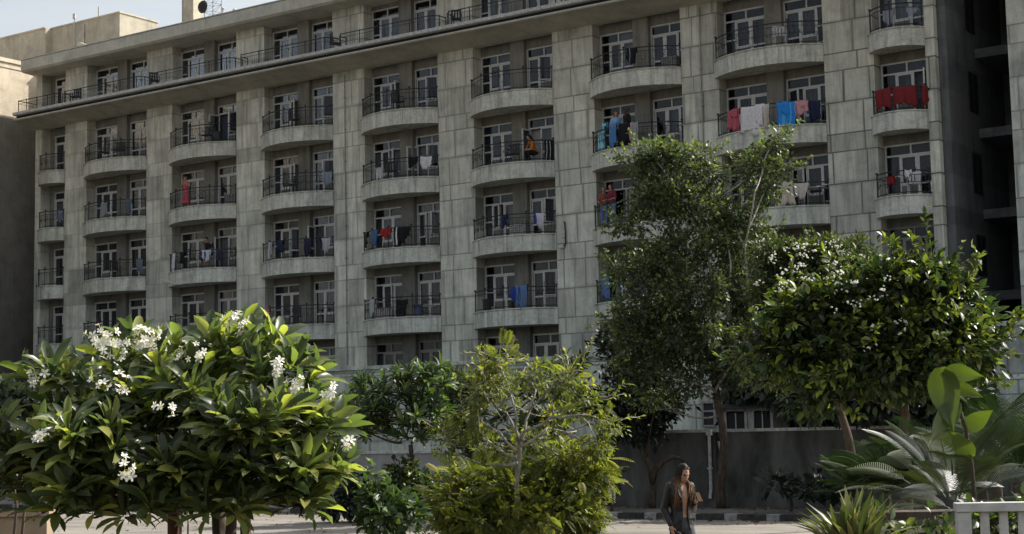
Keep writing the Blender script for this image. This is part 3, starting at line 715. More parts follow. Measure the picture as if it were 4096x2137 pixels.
add_foliage(T,[(i_,n_//3) for i_,n_ in its],'frond',.15,M['lf_feather'],name='frond',per=3,spread=.08,width=1.3,bias=.6)
sprigs(T,[i_ for i_,_ in its],3,.34,'ellip',.055,M['lf_feather'],12)
T.done(M['palebark'])
bb_=at(1290,1344,15.6); bb_.z=0
T=Tree('feathery_bush','dense yellow-green feathery bush at the foot of the slender pale-branched tree','bush',bb_)
T.trunk([bb_,at(1290,1480,15.6),at(1290,1340,15.6)],.05,.03)
its=[(T.blob(x,y,rx,ry,d,r0=.014,subs=4),n) for (x,y,rx,ry,d,n) in [(1400,1165,90,40,15.6,130),(1450,1220,60,70,15.5,130),(1300,1245,120,65,15.7,230),(1180,1220,80,55,15.8,110),(1150,1260,80,70,15.6,120),(1330,1290,150,70,15.3,260),(1220,1330,130,60,15.4,160),(1420,1310,60,60,15.4,90)]]
add_foliage(T,[(i_,int(n_*1.5)) for i_,n_ in its],'frond',.17,M['lf_feather'],per=4,spread=.12,width=1.3,bias=.38)
add_foliage(T,[(i_,n_*4) for i_,n_ in its],'ellip',.07,M['lf_feather'],name='leaflets',per=6,spread=.09,width=1.3,bias=.36)
sprigs(T,[i_ for i_,_ in its],3,.3,'ellip',.07,M['lf_feather'],12)
T.done(M['bark'])
# --- small sapling in front of the road
sb=at(975,1344,12.2); sb.z=0
T=Tree('leafy_sapling','small dark green leafy sapling standing alone between the frangipani and the feathery bush','sapling',sb)
T.trunk([sb,at(975,1500,12.2),at(972,1380,12.2),at(965,1240,12.2)],.02,.008)
its=[(T.blob(x,y,rx,ry,d,r0=.008,subs=4),n) for (x,y,rx,ry,d,n) in [(940,1200,22,24,12.2,42),(935,1250,36,40,12.2,120),(995,1255,40,36,12.2,120),(960,1300,55,45,12.1,230),(1025,1305,35,40,12.2,100),(975,1345,60,35,12.2,150),(1030,1270,22,20,12.2,30)]]
add_foliage(T,its,'ellip',.075,M['lf_mid'],per=5,spread=.06,width=1.6,bias=.5); T.done(M['bark'])
# --- tall street tree
tb=at(1815,1290,40.2); tb.z=.13
T=Tree('street_tree','tall street tree with pale limbs rising past the balconies in front of the boundary wall','tree',tb)
T.trunk([tb,at(1812,1180,40.2),at(1824,1100,40.2),at(1802,985,40.1),at(1790,870,40),at(1740,780,40)],.13,.06)
J=at(1800,985,40.1)
for ch in [((1800,985),(1850,900),(1880,800),(1875,620),(1900,480),(1920,430)),((1790,870),(1800,760),(1780,600),(1690,470),(1660,420)),((1740,780),(1700,640),(1690,560),(1720,430)),((1850,900),(1830,760),(1840,660),(1800,500)),((1800,985),(1740,960),(1660,900))]:
    pts=[T.loc(at(x,y,40+i*random.uniform(-.4,.3))) for i,(x,y) in enumerate(ch)]; P=[];n=len(pts)
    for i in range(n-1):
        for j in range(3): P.append(pts[i].lerp(pts[i+1],j/3)+Vector(RNG.normal(0,.03,3)))
    P.append(pts[-1]); T.bb.tube(P,[.045-.037*i/len(P) for i in range(len(P))],6); T.tr=T.tr+P[2:]
its=[(T.blob(x,y,rx,ry,d,r0=.03,subs=5),n) for (x,y,rx,ry,d,n) in [(1590,420,35,22,40,160),(1560,560,30,20,40,120),(1930,470,50,25,40,240),(1640,385,60,28,40,420),(1720,405,90,35,40,760),(1785,440,45,28,40,320),(1900,415,60,45,40.3,520),(1955,350,26,22,40.3,150),(1970,410,25,20,40.3,90),
 (1690,490,80,50,40,820),(1760,540,110,60,39.6,1300),(1850,530,60,40,40,500),(1620,500,55,30,40,320),(1600,570,40,30,40,160),(1830,620,80,60,40,1000),(1690,640,90,60,39.8,1200),(1620,690,60,60,40,650),(1730,730,110,70,39.6,1500),(1850,730,70,60,40,800),(1900,640,60,60,40.2,560),(1910,800,60,60,40.2,520),(1560,700,35,50,40,200),(1560,800,40,50,40,220),
 (1640,790,80,60,40,950),(1770,840,100,60,39.6,1200),(1600,850,60,50,40,520),(1880,820,60,60,40,600),(1700,900,100,50,40,950),(1850,920,80,60,40,820),(1610,930,70,50,40,620),(1740,960,60,30,40,260),(1900,900,60,50,40.3,420),(1650,1000,70,30,40.2,260)]]
add_foliage(T,[(i_,int(n_*(2.3 if i_[0][2]<5.2 else 1.7))) for i_,n_ in its],'rhomb',.125,M['lf_tree'],per=24,spread=.30,width=1.25,bias=.5); sprigs(T,[i_ for i_,_ in its],6,.6,'rhomb',.12,M['lf_tree'],24)
if T.tb.v: T.tb.build('trunk',M['bark'],T.root,smooth=True)
T.tb=MB(); T.done(M['palebark'])
# --- dark crooked tree left of it
tb=at(1640,1245,41); tb.z=.13
T=Tree('crooked_tree','small dark tree with a crooked forked trunk against the grey boundary wall','tree',tb)
T.trunk([tb,at(1643,1200,41),at(1625,1150,41),at(1602,1110,41),at(1585,1050,41)],.10,.06)
P=[T.loc(at(x,y,40.9)) for x,y in ((1640,1215),(1650,1180),(1670,1160),(1690,1150),(1712,1153),(1728,1170))]; T.bb.tube(P,[.08,.08,.07,.06,.045,.02],7)
P=[T.loc(at(x,y,40.9)) for x,y in ((1625,1150),(1632,1110),(1640,1060),(1660,1010))]; T.bb.tube(P,[.05,.045,.035,.03],6)
its=[(T.blob(x,y,rx,ry,d,r0=.035,subs=5),n) for (x,y,rx,ry,d,n) in [(1560,900,60,50,41.5,700),(1620,960,70,50,41.5,800),(1550,1000,55,50,41.5,650),(1640,1030,60,45,41.3,750),(1575,1060,60,35,41.3,550),(1690,1010,40,30,41.3,250),(1620,1085,50,20,41.2,260)]]
add_foliage(T,its,'rhomb',.20,M['lf_dark'],per=9,spread=.28,width=1.2,bias=.55); T.done(M['bark'])
# --- right-hand flowering and broad-leaved trees
tb=at(2150,1290,33); tb.z=0
T=Tree('flowering_tree','bushy fine-leaved tree sprinkled with white flower heads below the balcony with the draped table','tree',tb)
T.trunk([tb,at(2148,1180,33),at(2125,1050,33),at(2060,900,33)],.11,.07)
its=[(T.blob(x,y,rx,ry,d,r0=.035,subs=5),n) for (x,y,rx,ry,d,n) in [(1960,640,70,40,33,1000),(2030,660,90,55,33,1500),(2120,650,80,45,33,1200),(2070,730,110,60,32.6,1700),(1960,740,80,60,33,1200),(1930,830,70,60,33,900),(2030,830,100,60,32.8,1200),(1950,920,90,60,33,900),(2190,690,60,40,33,600)]]
add_foliage(T,[(i_,int(n_*1.8)) for i_,n_ in its],'rhomb',.12,M['lf_fine'],per=18,spread=.24,width=1.0,bias=.55); sprigs(T,[i_ for i_,_ in its],5,.5,'rhomb',.10,M['lf_fine'],18)
for (x,y) in((2125,610),(2178,590),(2185,610),(1975,605)): limb(T.bb,T.loc(at(x,670,33)),T.loc(at(x+6,y,33)),.012,.005,.06,5,4)
def flower_heads(T,boxes,r,nper,sp):
    P=[]
    for (x0,x1,y0,y1,d,n) in boxes:
        for i in range(n):
            c=np.array(T.loc(at(random.uniform(x0,x1),random.uniform(y0,y1),d+random.uniform(-.5,.3))))
            for j in range(nper): P.append(c+RNG.normal(0,sp,3)*[1.3,1,.6])
    P=np.array(P); o=leaves('flower_head','speck',P,RNG.normal(0,1,P.shape)+[0,-.5,0],r*RNG.uniform(.6,1.3,len(P)),M['petal'],T.root,rnd=RNG.random(len(P))); tag(o,kind='stuff')
flower_heads(T,[(1940,2200,605,690,31.6,32),(1900,2200,690,790,32.0,34),(1860,2100,780,920,32.0,22)],.026,5,.05)
T.done(M['bark'])
tb=at(2270,1290,29); tb.z=0
T=Tree('broad_leaved_tree','broad-leaved evergreen tree with glossy leaves in front of the dark gap on the right','tree',tb)
T.trunk([tb,at(2290,1180,29),at(2270,1050,29),at(2280,900,29)],.12,.08)
its=[(T.blob(x,y,rx,ry,d,r0=.035,subs=5),n) for (x,y,rx,ry,d,n) in [(2018,794,70,40,29,420),(1938,894,80,50,29,420),(1978,834,70,40,29,330),(2088,764,60,30,29,260),(2338,684,60,25,29,200),(2158,734,60,40,29,330),(2228,724,70,45,29,420),(2318,734,80,55,29,560),(2378,714,50,40,29,260),(2418,774,60,50,29,380),(2468,824,50,50,29.2,280),(2258,814,120,60,28.6,900),(2138,834,100,60,28.8,650),
  (2378,864,100,60,28.6,800),(2478,874,30,50,29,120),(2228,904,120,60,28.5,850),(2338,908,90,50,28.6,600),(2108,898,90,60,28.6,560),(2428,908,60,40,29,260),(2018,908,70,50,28.8,380),(2178,958,140,45,28.7,600),(2318,968,90,30,28.7,260),(2058,988,80,50,29,350)]]
add_foliage(T,its,'ellip',.215,M['lf_shrub'],per=14,spread=.30,width=1.15,bias=.5); sprigs(T,[i_ for i_,_ in its],8,.9,'ellip',.18,M['lf_shrub'],18)
flower_heads(T,[(1950,2250,680,760,28.1,16),(2050,2430,720,900,28.2,12)],.026,5,.05)
T.done(M['bark'])
tb=at(2180,1260,44); tb.z=.0
T=Tree('shade_tree','dark spreading tree behind the boundary wall to the right of the hut','tree',tb)
T.trunk([tb,at(2178,1150,44),at(2170,1060,44),at(2160,980,44)],.2,.12)
for (x,y) in((2130,1000),(2220,990),(2260,1010),(2090,1010)): limb(T.bb,T.loc(at(2172,1085,44)),T.loc(at(x,y,44)),.09,.05,.08,5,6)
its=[(T.blob(x,y,rx,ry,d,r0=.06,subs=5),n) for (x,y,rx,ry,d,n) in [(2000,950,100,60,45,1000),(2120,940,110,70,45,1100),(2250,940,110,70,44.5,1100),(2370,960,90,70,44,900),(1900,960,70,50,46,550),(2080,1015,100,35,44.5,700),(2240,1020,110,35,44,800),(2370,1040,80,35,44,550),(2000,880,120,60,47,800),(1880,1000,60,30,50,500),(1900,1040,60,30,50,500),(1970,1045,60,35,49,600),(2060,1050,70,35,49,700),(2160,1055,80,30,48,700),(2280,1055,80,30,48,600),(2020,1000,80,50,49,800),(1900,960,60,50,49,600),(2400,1010,60,50,46,500),(1960,960,110,60,48,900),(2080,960,120,60,46,900),(1850,900,60,60,48,500),(1960,1000,80,30,46,350),(2170,860,150,60,47,900)]]
add_foliage(T,[(i_,int(n_*2.2)) for i_,n_ in its],'rhomb',.30,M['lf_dark'],per=8,spread=.3,width=1.4,bias=.45); T.done(M['bark'])
tb=at(2330,1280,37.5); tb.z=.13
T=Tree('shade_tree','dark tree added as shade under the glossy broad-leaved crown in front of the boundary wall','tree',tb)  # dark foliage added to stand for the broad crown's shaded underside
T.trunk([tb,at(2325,1180,37.5),at(2310,1080,37.5),at(2290,1000,37.5)],.12,.08)
its=[(T.blob(x,y,rx,ry,d,r0=.05,subs=5),n) for (x,y,rx,ry,d,n) in [(1960,975,60,45,38.5,420),(2040,1000,70,40,38,520),(2130,1005,80,45,38,650),(2230,1010,90,45,37.5,750),(2340,1000,90,50,37.5,800),(2430,980,60,50,37.5,450),(2180,950,120,50,38,900),(2330,1050,80,25,37.5,320)]]
add_foliage(T,its,'rhomb',.24,M['lf_dark'],per=9,spread=.28,width=1.3,bias=.5); T.done(M['bark'])
# --- frangipanis across the road
for i,(lb,bx,bl) in enumerate([('shaded frangipani across the road with its trunk in front of the pale low wall',1045,[(960,990,70,45,39.5),(1060,965,70,45,39.5),(900,1030,50,40,39.6),(1000,1060,90,50,39.3),(930,1090,60,35,39.4),(1080,1040,50,50,39.4),(1050,1100,60,30,39.2)]),
      ('bluish green frangipani across the road half hidden behind the feathery tree',1150,[(1130,990,55,45,41),(1170,1040,60,50,41),(1110,1080,50,50,40.8),(1180,1110,60,40,40.8),(1230,1150,60,40,41),(1200,960,60,35,41),(1420,930,60,35,41.5),(1340,1000,90,60,41.5),(1450,1040,60,70,41.5),(1330,1100,80,60,41.2)])]):
    q=at(bx,1240,39.4+i*1.5); q.z=.13
    frangipani('frangipani_tree',lb,'tree',q,[q,at(bx-3,1180,39.4+i*1.5),at(bx-12,1120,39.4+i*1.5)],bl,(110,150)[i],.40,13,M['lf_mid'] if not i else M['lf_tree'],M['bark'],.09,group='frangipani trees across the road',width=.7,front=.2)
# --- bushes along the far pavement
def bush(name,lb,cat,px,py,d,blobs,kind,size,mt,width=1.2,group=None,per=6,spread=.2):
    q=at(px,py,d); q.z=max(0,.0)
    T=Tree(name,lb,cat,q,group); T.trunk([q,q+Vector((0,0,.35)),q+Vector((.03,0,.6))],.05,.03)
    its=[(T.blob(x,y,rx,ry,dd,r0=.02,subs=4),n) for (x,y,rx,ry,dd,n) in blobs]
    add_foliage(T,its,kind,size,mt,per=per,spread=spread,width=width,bias=.5); T.done(M['bark']); return T
bush('roadside_bush','glossy roadside bush behind the small sapling in front of the low wall','bush',1050,1290,39,[(1000,1200,40,30,39,260),(1050,1230,60,40,39,420),(985,1240,40,35,39,240),(1090,1260,40,30,39,200),(1030,1180,20,15,39,60)],'ellip',.2,M['lf_shrub'],group='roadside bushes')
bush('roadside_bush','low dark roadside bush showing between the frangipani leaves and the sapling','bush',880,1285,39.5,[(880,1240,50,35,39.5,300),(840,1270,60,25,39.5,220),(920,1270,30,22,39.5,120),(860,1190,40,35,39.8,160)],'ellip',.2,M['lf_dark'],group='roadside bushes')
bush('roadside_bush','dim roadside bush beside the crooked tree at the foot of the wall','bush',1540,1290,40,[(1530,1180,35,30,40,120),(1500,1230,40,40,40,200),(1520,1160,30,15,40,60)],'rhomb',.2,M['lf_tree'],group='roadside bushes')
bush('roadside_bush','low bush with a few pale blades at the right end of the pavement','bush',1990,1270,38,[(1960,1215,40,18,38,120),(2050,1230,50,25,37.5,220),(2110,1220,50,40,37,260)],'rhomb',.22,M['lf_dark'],group='roadside bushes')
bush('far_bush','hazy grey-green bush at the left edge of the picture behind the frangipani','bush',40,1150,52,[(20,1010,55,35,52,420),(70,1000,40,30,52,300),(30,1070,70,50,52,500),(90,1070,50,40,52,300),(-30,1050,60,60,52,300)],'rhomb',.30,M['lf_back'])
bush('far_bush','rounded dark bush under the balconies left of the frangipani crown','bush',700,1200,50,[(830,1100,60,50,50,350),(800,1180,80,50,50,350),(150,1180,120,60,50,500),(60,1200,90,50,50,400)],'rhomb',.3,M['lf_dark'])
# --- palms and broad leaves, right foreground
def fronds(name,lb,cat,x,y,d,n,L,kind,mt,elo,ehi,width=1.,spread=.1,group=None,azr=(0,2*PI),basez=0,stem=True):
    c=at(x,y,d); q=Vector((c.x,c.y,basez)); T=Tree(name,lb,cat,q,group)
    P=[];Dv=[]
    for i in range(n):
        a=azr[0]+(azr[1]-azr[0])*((i*.618)%1); e=math.radians(elo+(ehi-elo)*random.random())
        d_=np.array([math.cos(a)*math.cos(e),math.sin(a)*math.cos(e),math.sin(e)]); P.append(np.array(T.loc(c))+d_*spread*random.random()); Dv.append(d_)
    P=np.array(P);Dv=np.array(Dv); leaves('frond' if kind=='palm' else 'foliage',kind,P,Dv,L*RNG.uniform(.7,1.15,n),mt,T.root,roll=RNG.normal(0,.2,n),up=np.tile([0,0,1.],(n,1)),width=width)
    if stem: T.trunk([q,T.base+T.loc(c)*.6,c],.06,.05); T.done(M['bark'])
    return T
for i,(x,y,d,n,L,lb) in enumerate([(2230,1245,18,34,.66,'leftmost dark feather palm behind the spiky yucca'),(2340,1235,17.5,34,.72,'middle dark feather palm above the low cream wall'),(2470,1200,17,34,.8,'rightmost feather palm above the white picket railing'),(2150,1255,18.5,24,.5,'lowest dark feather palm spreading over the edge of the pavement')]):
    fronds('feather_palm',lb,'palm',x,y,d,n,L,'palm',M['lf_palm'],8,80,1.3,.12,'feather palms')
fronds('fern_palm','feathery palm at the right edge above the picket railing','palm',2560,1200,13,34,.62,'palm',M['lf_palm'],5,80,1.2,.2)
fronds('fern_palm','low ferny plant just above the low cream wall','plant',2400,1285,10.5,50,.42,'palm',M['lf_low'],5,70,1.2,.45)
fronds('fern_palm','tall dark palm behind the bright hanging leaf','palm',2500,1140,15,30,.55,'palm',M['lf_palm'],0,75,1.2,.2)
# the tall stem with a bright hanging leaf
q=at(2440,1344,10); q.z=0
T=Tree('elephant_ear','tall elephant-ear stem carrying one bright hanging leaf against the dark trees','plant',q)
T.trunk([q,at(2455,1300,10),at(2440,1120,10),at(2400,980,10),at(2372,935,10)],.018,.008)
LP=[T.loc(at(2364,925,10)),T.loc(at(2375,935,10)),T.loc(at(2390,965,10))]
def big_leaf(p,tip,w,sagv,mb):
    p=Vector(p);tip=Vector(tip); d=tip-p; L=d.length; d.normalize(); s_=d.cross(Vector((0.15,1,.1))).normalized(); nn=s_.cross(d); n=12; vs=[];fs=[]
    for i in range(n+1):
        t=i/n; ww=w*max(0,math.sin(PI*min(1,t*.97+.03)**.62))**1.15*(1 if t<1 else 0); c=p+d*L*t+nn*sagv*math.sin(PI*t)+Vector((0,0,0))
        for j in(-2,-1,0,1,2): vs.append(c+s_*ww*j/2+nn*(-.10*abs(j)*w+.02*w*math.sin(t*30+j)*abs(j)))
    for i in range(n):
        for j in range(4): a=i*5+j; fs.append((a,a+1,a+6,a+5))
    mb.add(vs,fs)
for pa,tp,w_,sg in [(LP[0],T.loc(at(2398,1088,9.9)),.10,.03),(LP[1],T.loc(at(2478,948,9.9)),.06,.05),(LP[2],T.loc(at(2472,1000,10.1)),.045,-.02),(T.loc(at(2410,1010,10)),T.loc(at(2335,1120,9.8)),.07,.03),(T.loc(at(2430,1080,10)),T.loc(at(2500,1030,9.9)),.06,.03),(T.loc(at(2445,1150,10)),T.loc(at(2380,1075,9.9)),.06,-.02)]:
    mb=MB(); big_leaf(pa,tp,w_,sg,mb); mb.build('leaf',M['lf_big'],T.root,smooth=True)
T.done(M['bark'])
# yucca
q=at(2150,1400,8); q.z=.7
T=Tree('yucca','spiky yucca with yellow-edged sword leaves in the bottom right foreground','yucca',q)
for (cx,cy,n,L) in((2150,1400,46,.34),(2118,1395,26,.30),(2190,1395,26,.27)):
    c=T.loc(at(cx,cy,8)); P=[];Dv=[]
    for i in range(n):
        a=i*2.4; e=math.radians(28+58*((i*.37)%1)); P.append(np.array(c)+[math.cos(a)*.02,math.sin(a)*.02,0]); Dv.append([math.cos(a)*math.cos(e),math.sin(a)*math.cos(e),math.sin(e)])
    P=np.array(P);Dv=np.array(Dv); leaves('foliage','sword',P,Dv,L*RNG.uniform(.75,1.1,n),M['lf_yucca'],T.root,roll=RNG.normal(0,.2,n),up=np.tile([0,0,1.],(n,1)),width=1.15)
T.trunk([q,T.base+Vector((0,0,.15))],.05,.05); T.done(M['bark'])
bt=bush('garden_shrub','twiggy green shrub in front of the low cream wall beside the yucca','bush',2290,1420,8.6,[(2250,1345,40,22,8.6,45),(2310,1345,50,25,8.6,55),(2380,1350,40,22,8.6,45),(2225,1300,18,15,8.7,22),(2350,1300,20,12,8.7,12)],'ellip',.07,M['lf_shrub'],1.3,per=5,spread=.06)
bush('garden_shrub','leafy shrub growing behind the white picket railing','bush',2500,1420,8.9,[(2460,1320,40,40,8.9,120),(2530,1330,50,40,8.9,130),(2600,1310,50,50,8.9,90)],'ellip',.075,M['lf_shrub'],1.3,per=5,spread=.06)
# saplings bottom left
T=Tree('thin_sapling','two thin bare stems rising in front of the low cream wall at the bottom left','sapling',Vector((at(38,1344,18).x,at(38,1344,18).y,0)))
for x in(38,58): T.tb.tube([T.loc(Vector((at(x,1400,18).x,at(x,1400,18).y,0))),T.loc(at(x-2,1344,18)),T.loc(at(x+4,1280,18)),T.loc(at(x-4,1200,18))],[.02,.018,.015,.01],6)
T.done(M['bark'])
# ---------------------------------------------------------------- walls, hut, lamp, fence
def s_on(px,yl,py=1080):
    P=at(px,py,1.0); o=Vector(CAM); d=P-o; inv=FM.inverted(); a=inv@o; b_=inv@P; dd=b_-a; t=(yl-a.y)/dd.y; q=a+dd*t; return q.x,q.z
M['bwall']=noisy('grey_boundary_render',(.035,.035,.034),(.15,.15,.145),1.6,.9,.4,.2,.02,8,(1,1,.35))
M['lwall']=noisy('pale_boundary_render',(.19,.19,.185),(.32,.32,.31),1.6,.9,.4,.2,.02,8,(1,1,.35))
sx=s_on(1512,-18.1)[0]; sm_=s_on(1792,-18.1)[0]
bw=thing('boundary_wall',fw(sx,-18.1,0),'long grey boundary wall with a coping behind the walking woman','wall',rz=RZ)
b=MB(); b.box(0,45,0,.24,.1,2.06); 
b.box(.0,sm_-sx,-.06,-.001,.1,.55); b.box(sm_-sx,45,-.10,-.001,.1,.40)
b.build('wall_panel',M['bwall'],bw)
b=MB(); b.box(-.05,45,-.07,.31,2.06,2.14); b.build('coping',M['ledge'],bw)
b=MB()
for i in range(8): b.box(sm_-sx+5.0*i-.14,sm_-sx+5.0*i+.14,-.12,-.001,.1,2.05)
b.build('pier',M['bwall'],bw)
b=MB()
for (a_,c_,z0,z1) in((4.9,6.6,.75,1.25),(11.2,12.3,.6,1.1)): b.box(a_+3,c_+3,-.03,-.002,z0,z1); b.box(a_+3.06,c_+2.94,-.05,-.031,z0+.06,z1-.06)
b.build('vent_panel',M['gap'],bw)
lw=thing('low_boundary_wall',fw(sx-.02,-17.6,0),'low pale boundary wall across the road at the left behind the frangipani trunk','wall',rz=RZ)
b=MB(); b.box(-40,0,0,.22,.1,1.6); b.build('wall_panel',M['lwall'],lw); b=MB(); b.box(-40,0,-.05,.27,1.6,1.68); b.build('coping',M['ledge'],lw)
b=MB(); b.box(-1.0,-.7,-.05,-.001,.1,1.55); b.box(-.98,-.72,-.08,-.051,.9,1.5); b.build('meter_box',M['iron'],lw)
dp=tag(None or (lambda b:(b.tube([(0,-.05,2.0),(0,-.05,.6),(0,-.12,.35)],.045,8),b.box(-.07,.07,-.1,.0,1.98,2.12),b.box(-.06,.06,-.11,.0,1.1,1.15),b)[-1])(MB()).build('downpipe',M['ledge']),'pale downpipe on the boundary wall left of the street tree','pipe')
dp.location=fw(sm_-.0,-18.24,0); dp.rotation_euler=(0,0,RZ)
# wall lamp on a bracket
q=at(1818,1250,41.0); q.z=.13
lp=thing('street_lamp',q,'small post lamp with a white glass shade beside the street tree trunk','lamp')
b=MB(); b.tube([(0,0,0),(0,0,.1),(0,0,.12),(0,0,1.45)],[.07,.06,.035,.03],8); b.build('post',M['iron'],lp)
b=MB(); b.tube([(0,0,1.45),(0,0,1.50),(0,0,1.66),(0,0,1.70)],[.05,.06,.095,.09],8); b.build('lamp_shade',M['kw'],lp)
b=MB(); b.tube([(0,0,1.70),(0,0,1.73),(0,0,1.80)],[.12,.10,.02],8); b.build('cap',M['iron'],lp)
# little tiled hut behind the wall
hq=at(1902,1080,46); hut=thing('guard_hut',(hq.x,hq.y,0),'small white-framed hut with a tiled roof looking over the boundary wall','hut',rz=RZ)
b=MB()
for (a_,c_) in((-.78,-.70),(-.12,-.04),(.10,.18),(.70,.78)): b.box(a_,c_,-.5,-.42,0,2.72)
b.box(-.78,.78,-.48,-.44,0,1.9); b.box(-.04,.10,-.47,-.45,1.9,2.72); b.box(-.78,.78,-.5,-.42,2.64,2.74); b.box(.70,.78,-.42,.6,0,2.74); b.box(-.78,-.70,-.42,.6,0,2.74); b.box(-.7,.7,.5,.6,0,2.74)
b.build('wall',M['kw'],hut)
for a_,c_ in((-.70,-.12),(.18,.70)):
    b=MB(); b.box(a_,c_,-.465,-.455,1.95,2.6); f_=b.build('window',M['groove'],hut); b=MB(); b.box((a_+c_)/2-.015,(a_+c_)/2+.015,-.48,-.466,1.95,2.6); b.box(a_,c_,-.49,-.466,1.92,1.96); b.build('glazing_bar',M['frame'],f_)
def tileb(nt,b):
    g=G(nt); co=g.coord(); wv=g.n('ShaderNodeTexWave'); wv.inputs['Scale'].default_value=4.5; g.l(co,wv.inputs['Vector']); n=g.noise(co,9,4)
    g.l(g.mix(1.0,g.ramp(n,[(.3,(.03,.03,.035)),(.7,(.075,.075,.08))]),g.ramp(wv.outputs['Fac'],[(0,g3(.5)),(.5,g3(1))]),'MULTIPLY'),b.inputs['Base Color']); g.bump(wv.outputs['Fac'],.6,.03,b)
M['tile']=mat('slate_tiles',(.05,.05,.05),.6,build=tileb)
b=MB(); b.add([(-1.0,-.75,2.72),(1.0,-.75,2.72),(1.0,.85,2.72),(-1.0,.85,2.72),(-.55,.05,3.02),(.55,.05,3.02),(-1.0,-.75,2.76),(1.0,-.75,2.76),(1.0,.85,2.76),(-1.0,.85,2.76)],[(0,3,2,1),(0,1,7,6),(1,2,8,7),(2,3,9,8),(3,0,6,9),(6,7,5,4),(7,8,5),(8,9,4,5),(9,6,4)]); b.build('roof',M['tile'],hut)
# service fixtures on the facade
def fix(name,x,y,z,label,cat,fn,mm):
    b=MB(); fn(b); o=b.build(name,mm); o.location=fw(x,y,z); o.rotation_euler=(0,0,RZ); tag(o,label,cat); return o
a_,z_=s_on(1421,-.0,618)
fix('cable_bracket',a_,-.0,z_,'small white and black cable bracket on the stone pier right of the middle balconies','bracket',lambda b:(b.tube([(0,-.04,1.0),(.06,-.06,.95),(.08,-.06,.1),(.02,-.06,-.05)],.03,6,1),b.box(-.22,.0,-.12,-.003,-.1,-.03,0),b.box(-.08,.06,-.1,-.003,.35,.62,0)),[M['kw'],M['iron']])
a_,z_=s_on(2340,-.0,225)
fix('overflow_pipe',a_,0,z_,'thin bent pipe sticking out of the stone pier beside the red covered balcony','pipe',lambda b:b.tube([(0,0,0),(.02,-.3,0),(.05,-.34,-.12)],.02,6),M['iron'])
a_,z_=s_on(2346,0,470)
fix('overflow_pipe',a_,0,z_,'pale curved pipe end on the stone pier beside the lowest narrow balcony','pipe',lambda b:b.tube([(0,0,.1),(.03,-.2,.12),(.05,-.22,-.05),(.04,-.2,-.2)],.03,6),M['kw'])
a_,z_=s_on(428,-.4,705); 
fix('bamboo_pole',a_,-.95,z_,'long pale pole leaning down from under a balcony at the left','pole',lambda b:b.tube([(0,0,0),(.9,.05,-.28),(1.9,.3,-.36)],.028,6),M['frame'])
# ground storey window between the tree trunks
a_,z_=s_on(1785,0,1042)
gw=thing('dark_window',fw(a_,-.012,z_),'dark framed ground-floor window behind the street tree trunk','window',rz=RZ)
b=MB()
for (p,q_,r_,s_) in((-.3,-.22,-.5,.5),(.22,.3,-.5,.5),(-.22,.22,.42,.5),(-.22,.22,-.5,-.42),(-.22,.22,.08,.15)): b.box(p,q_,-.09,-.002,r_,s_)
b.build('frame',M['frame_d'],gw); b=MB(); b.box(-.22,.22,-.02,-.003,-.42,.42); b.build('pane',M['groove'],gw)
# picket railing, cream wall, left planter
q=at(2415,1344,8.0); fz=.7
fe=thing('picket_railing',(q.x,q.y,fz),'off-white picket railing at the bottom right corner','railing',rz=-.08)
b=MB(); b.box(-.02,1.6,-.045,.045,1.005,1.05); b.build('top_rail',M['kw'],fe,bevel=.004); b=MB(); b.box(0,1.6,-.03,.03,.08,.13); b.build('bottom_rail',M['kw'],fe,bevel=.004)
b=MB(); b.box(-.015,.055,-.035,.035,0,1.004); b.build('post',M['kw'],fe,bevel=.004)
for i in range(16):
    b=MB(); b.box(.105+i*.094,.105+i*.094+.042,-.014,.014,.131,1.004); b.build('picket',M['kw'],fe,bevel=.003)
q=at(2235,1344,9.2)
cw=thing('cream_garden_wall',(q.x,q.y,0),'low peach-cream garden wall between the yucca and the picket railing','wall',rz=-.06)
b=MB(); b.box(0,1.4,0,.18,0,1.60); b.build('wall_panel',M['cream'],cw); b=MB(); b.box(-.03,1.4,-.03,.21,1.60,1.645); b.build('coping',M['bark'],cw)
for xx,lean in((.28,.1),(.5,-.14),(.72,.2)):
    b=MB(); limb(b,(xx,-.3,0),(xx+lean,-.25,1.55),.016,.008,.03,6,5); b.build('climber_stem',M['bark'],cw)
tr_=MB(); tr_.box(-7,12,0,9,-.5,.7); o=tr_.build('garden_terrace',M['soil']); o.location=(q.x-.9,2.0,0); tag(o,kind='structure'); o.scale=(1,.85,1)
q=at(118,1344,20); M['sand']=noisy('sandstone_slab',(.24,.175,.115),(.34,.26,.18),3,.85)
pl=thing('planter_wall',(q.x,q.y,0),'low sandstone planter wall in the bottom left corner','wall',rz=.05)
b=MB(); b.box(-4,0,0,.3,0,1.22); b.build('wall_panel',M['sand'],pl,bevel=.01); b=MB(); b.box(-4.05,.04,-.05,.35,1.22,1.30); b.build('coping',M['sand'],pl,bevel=.01)
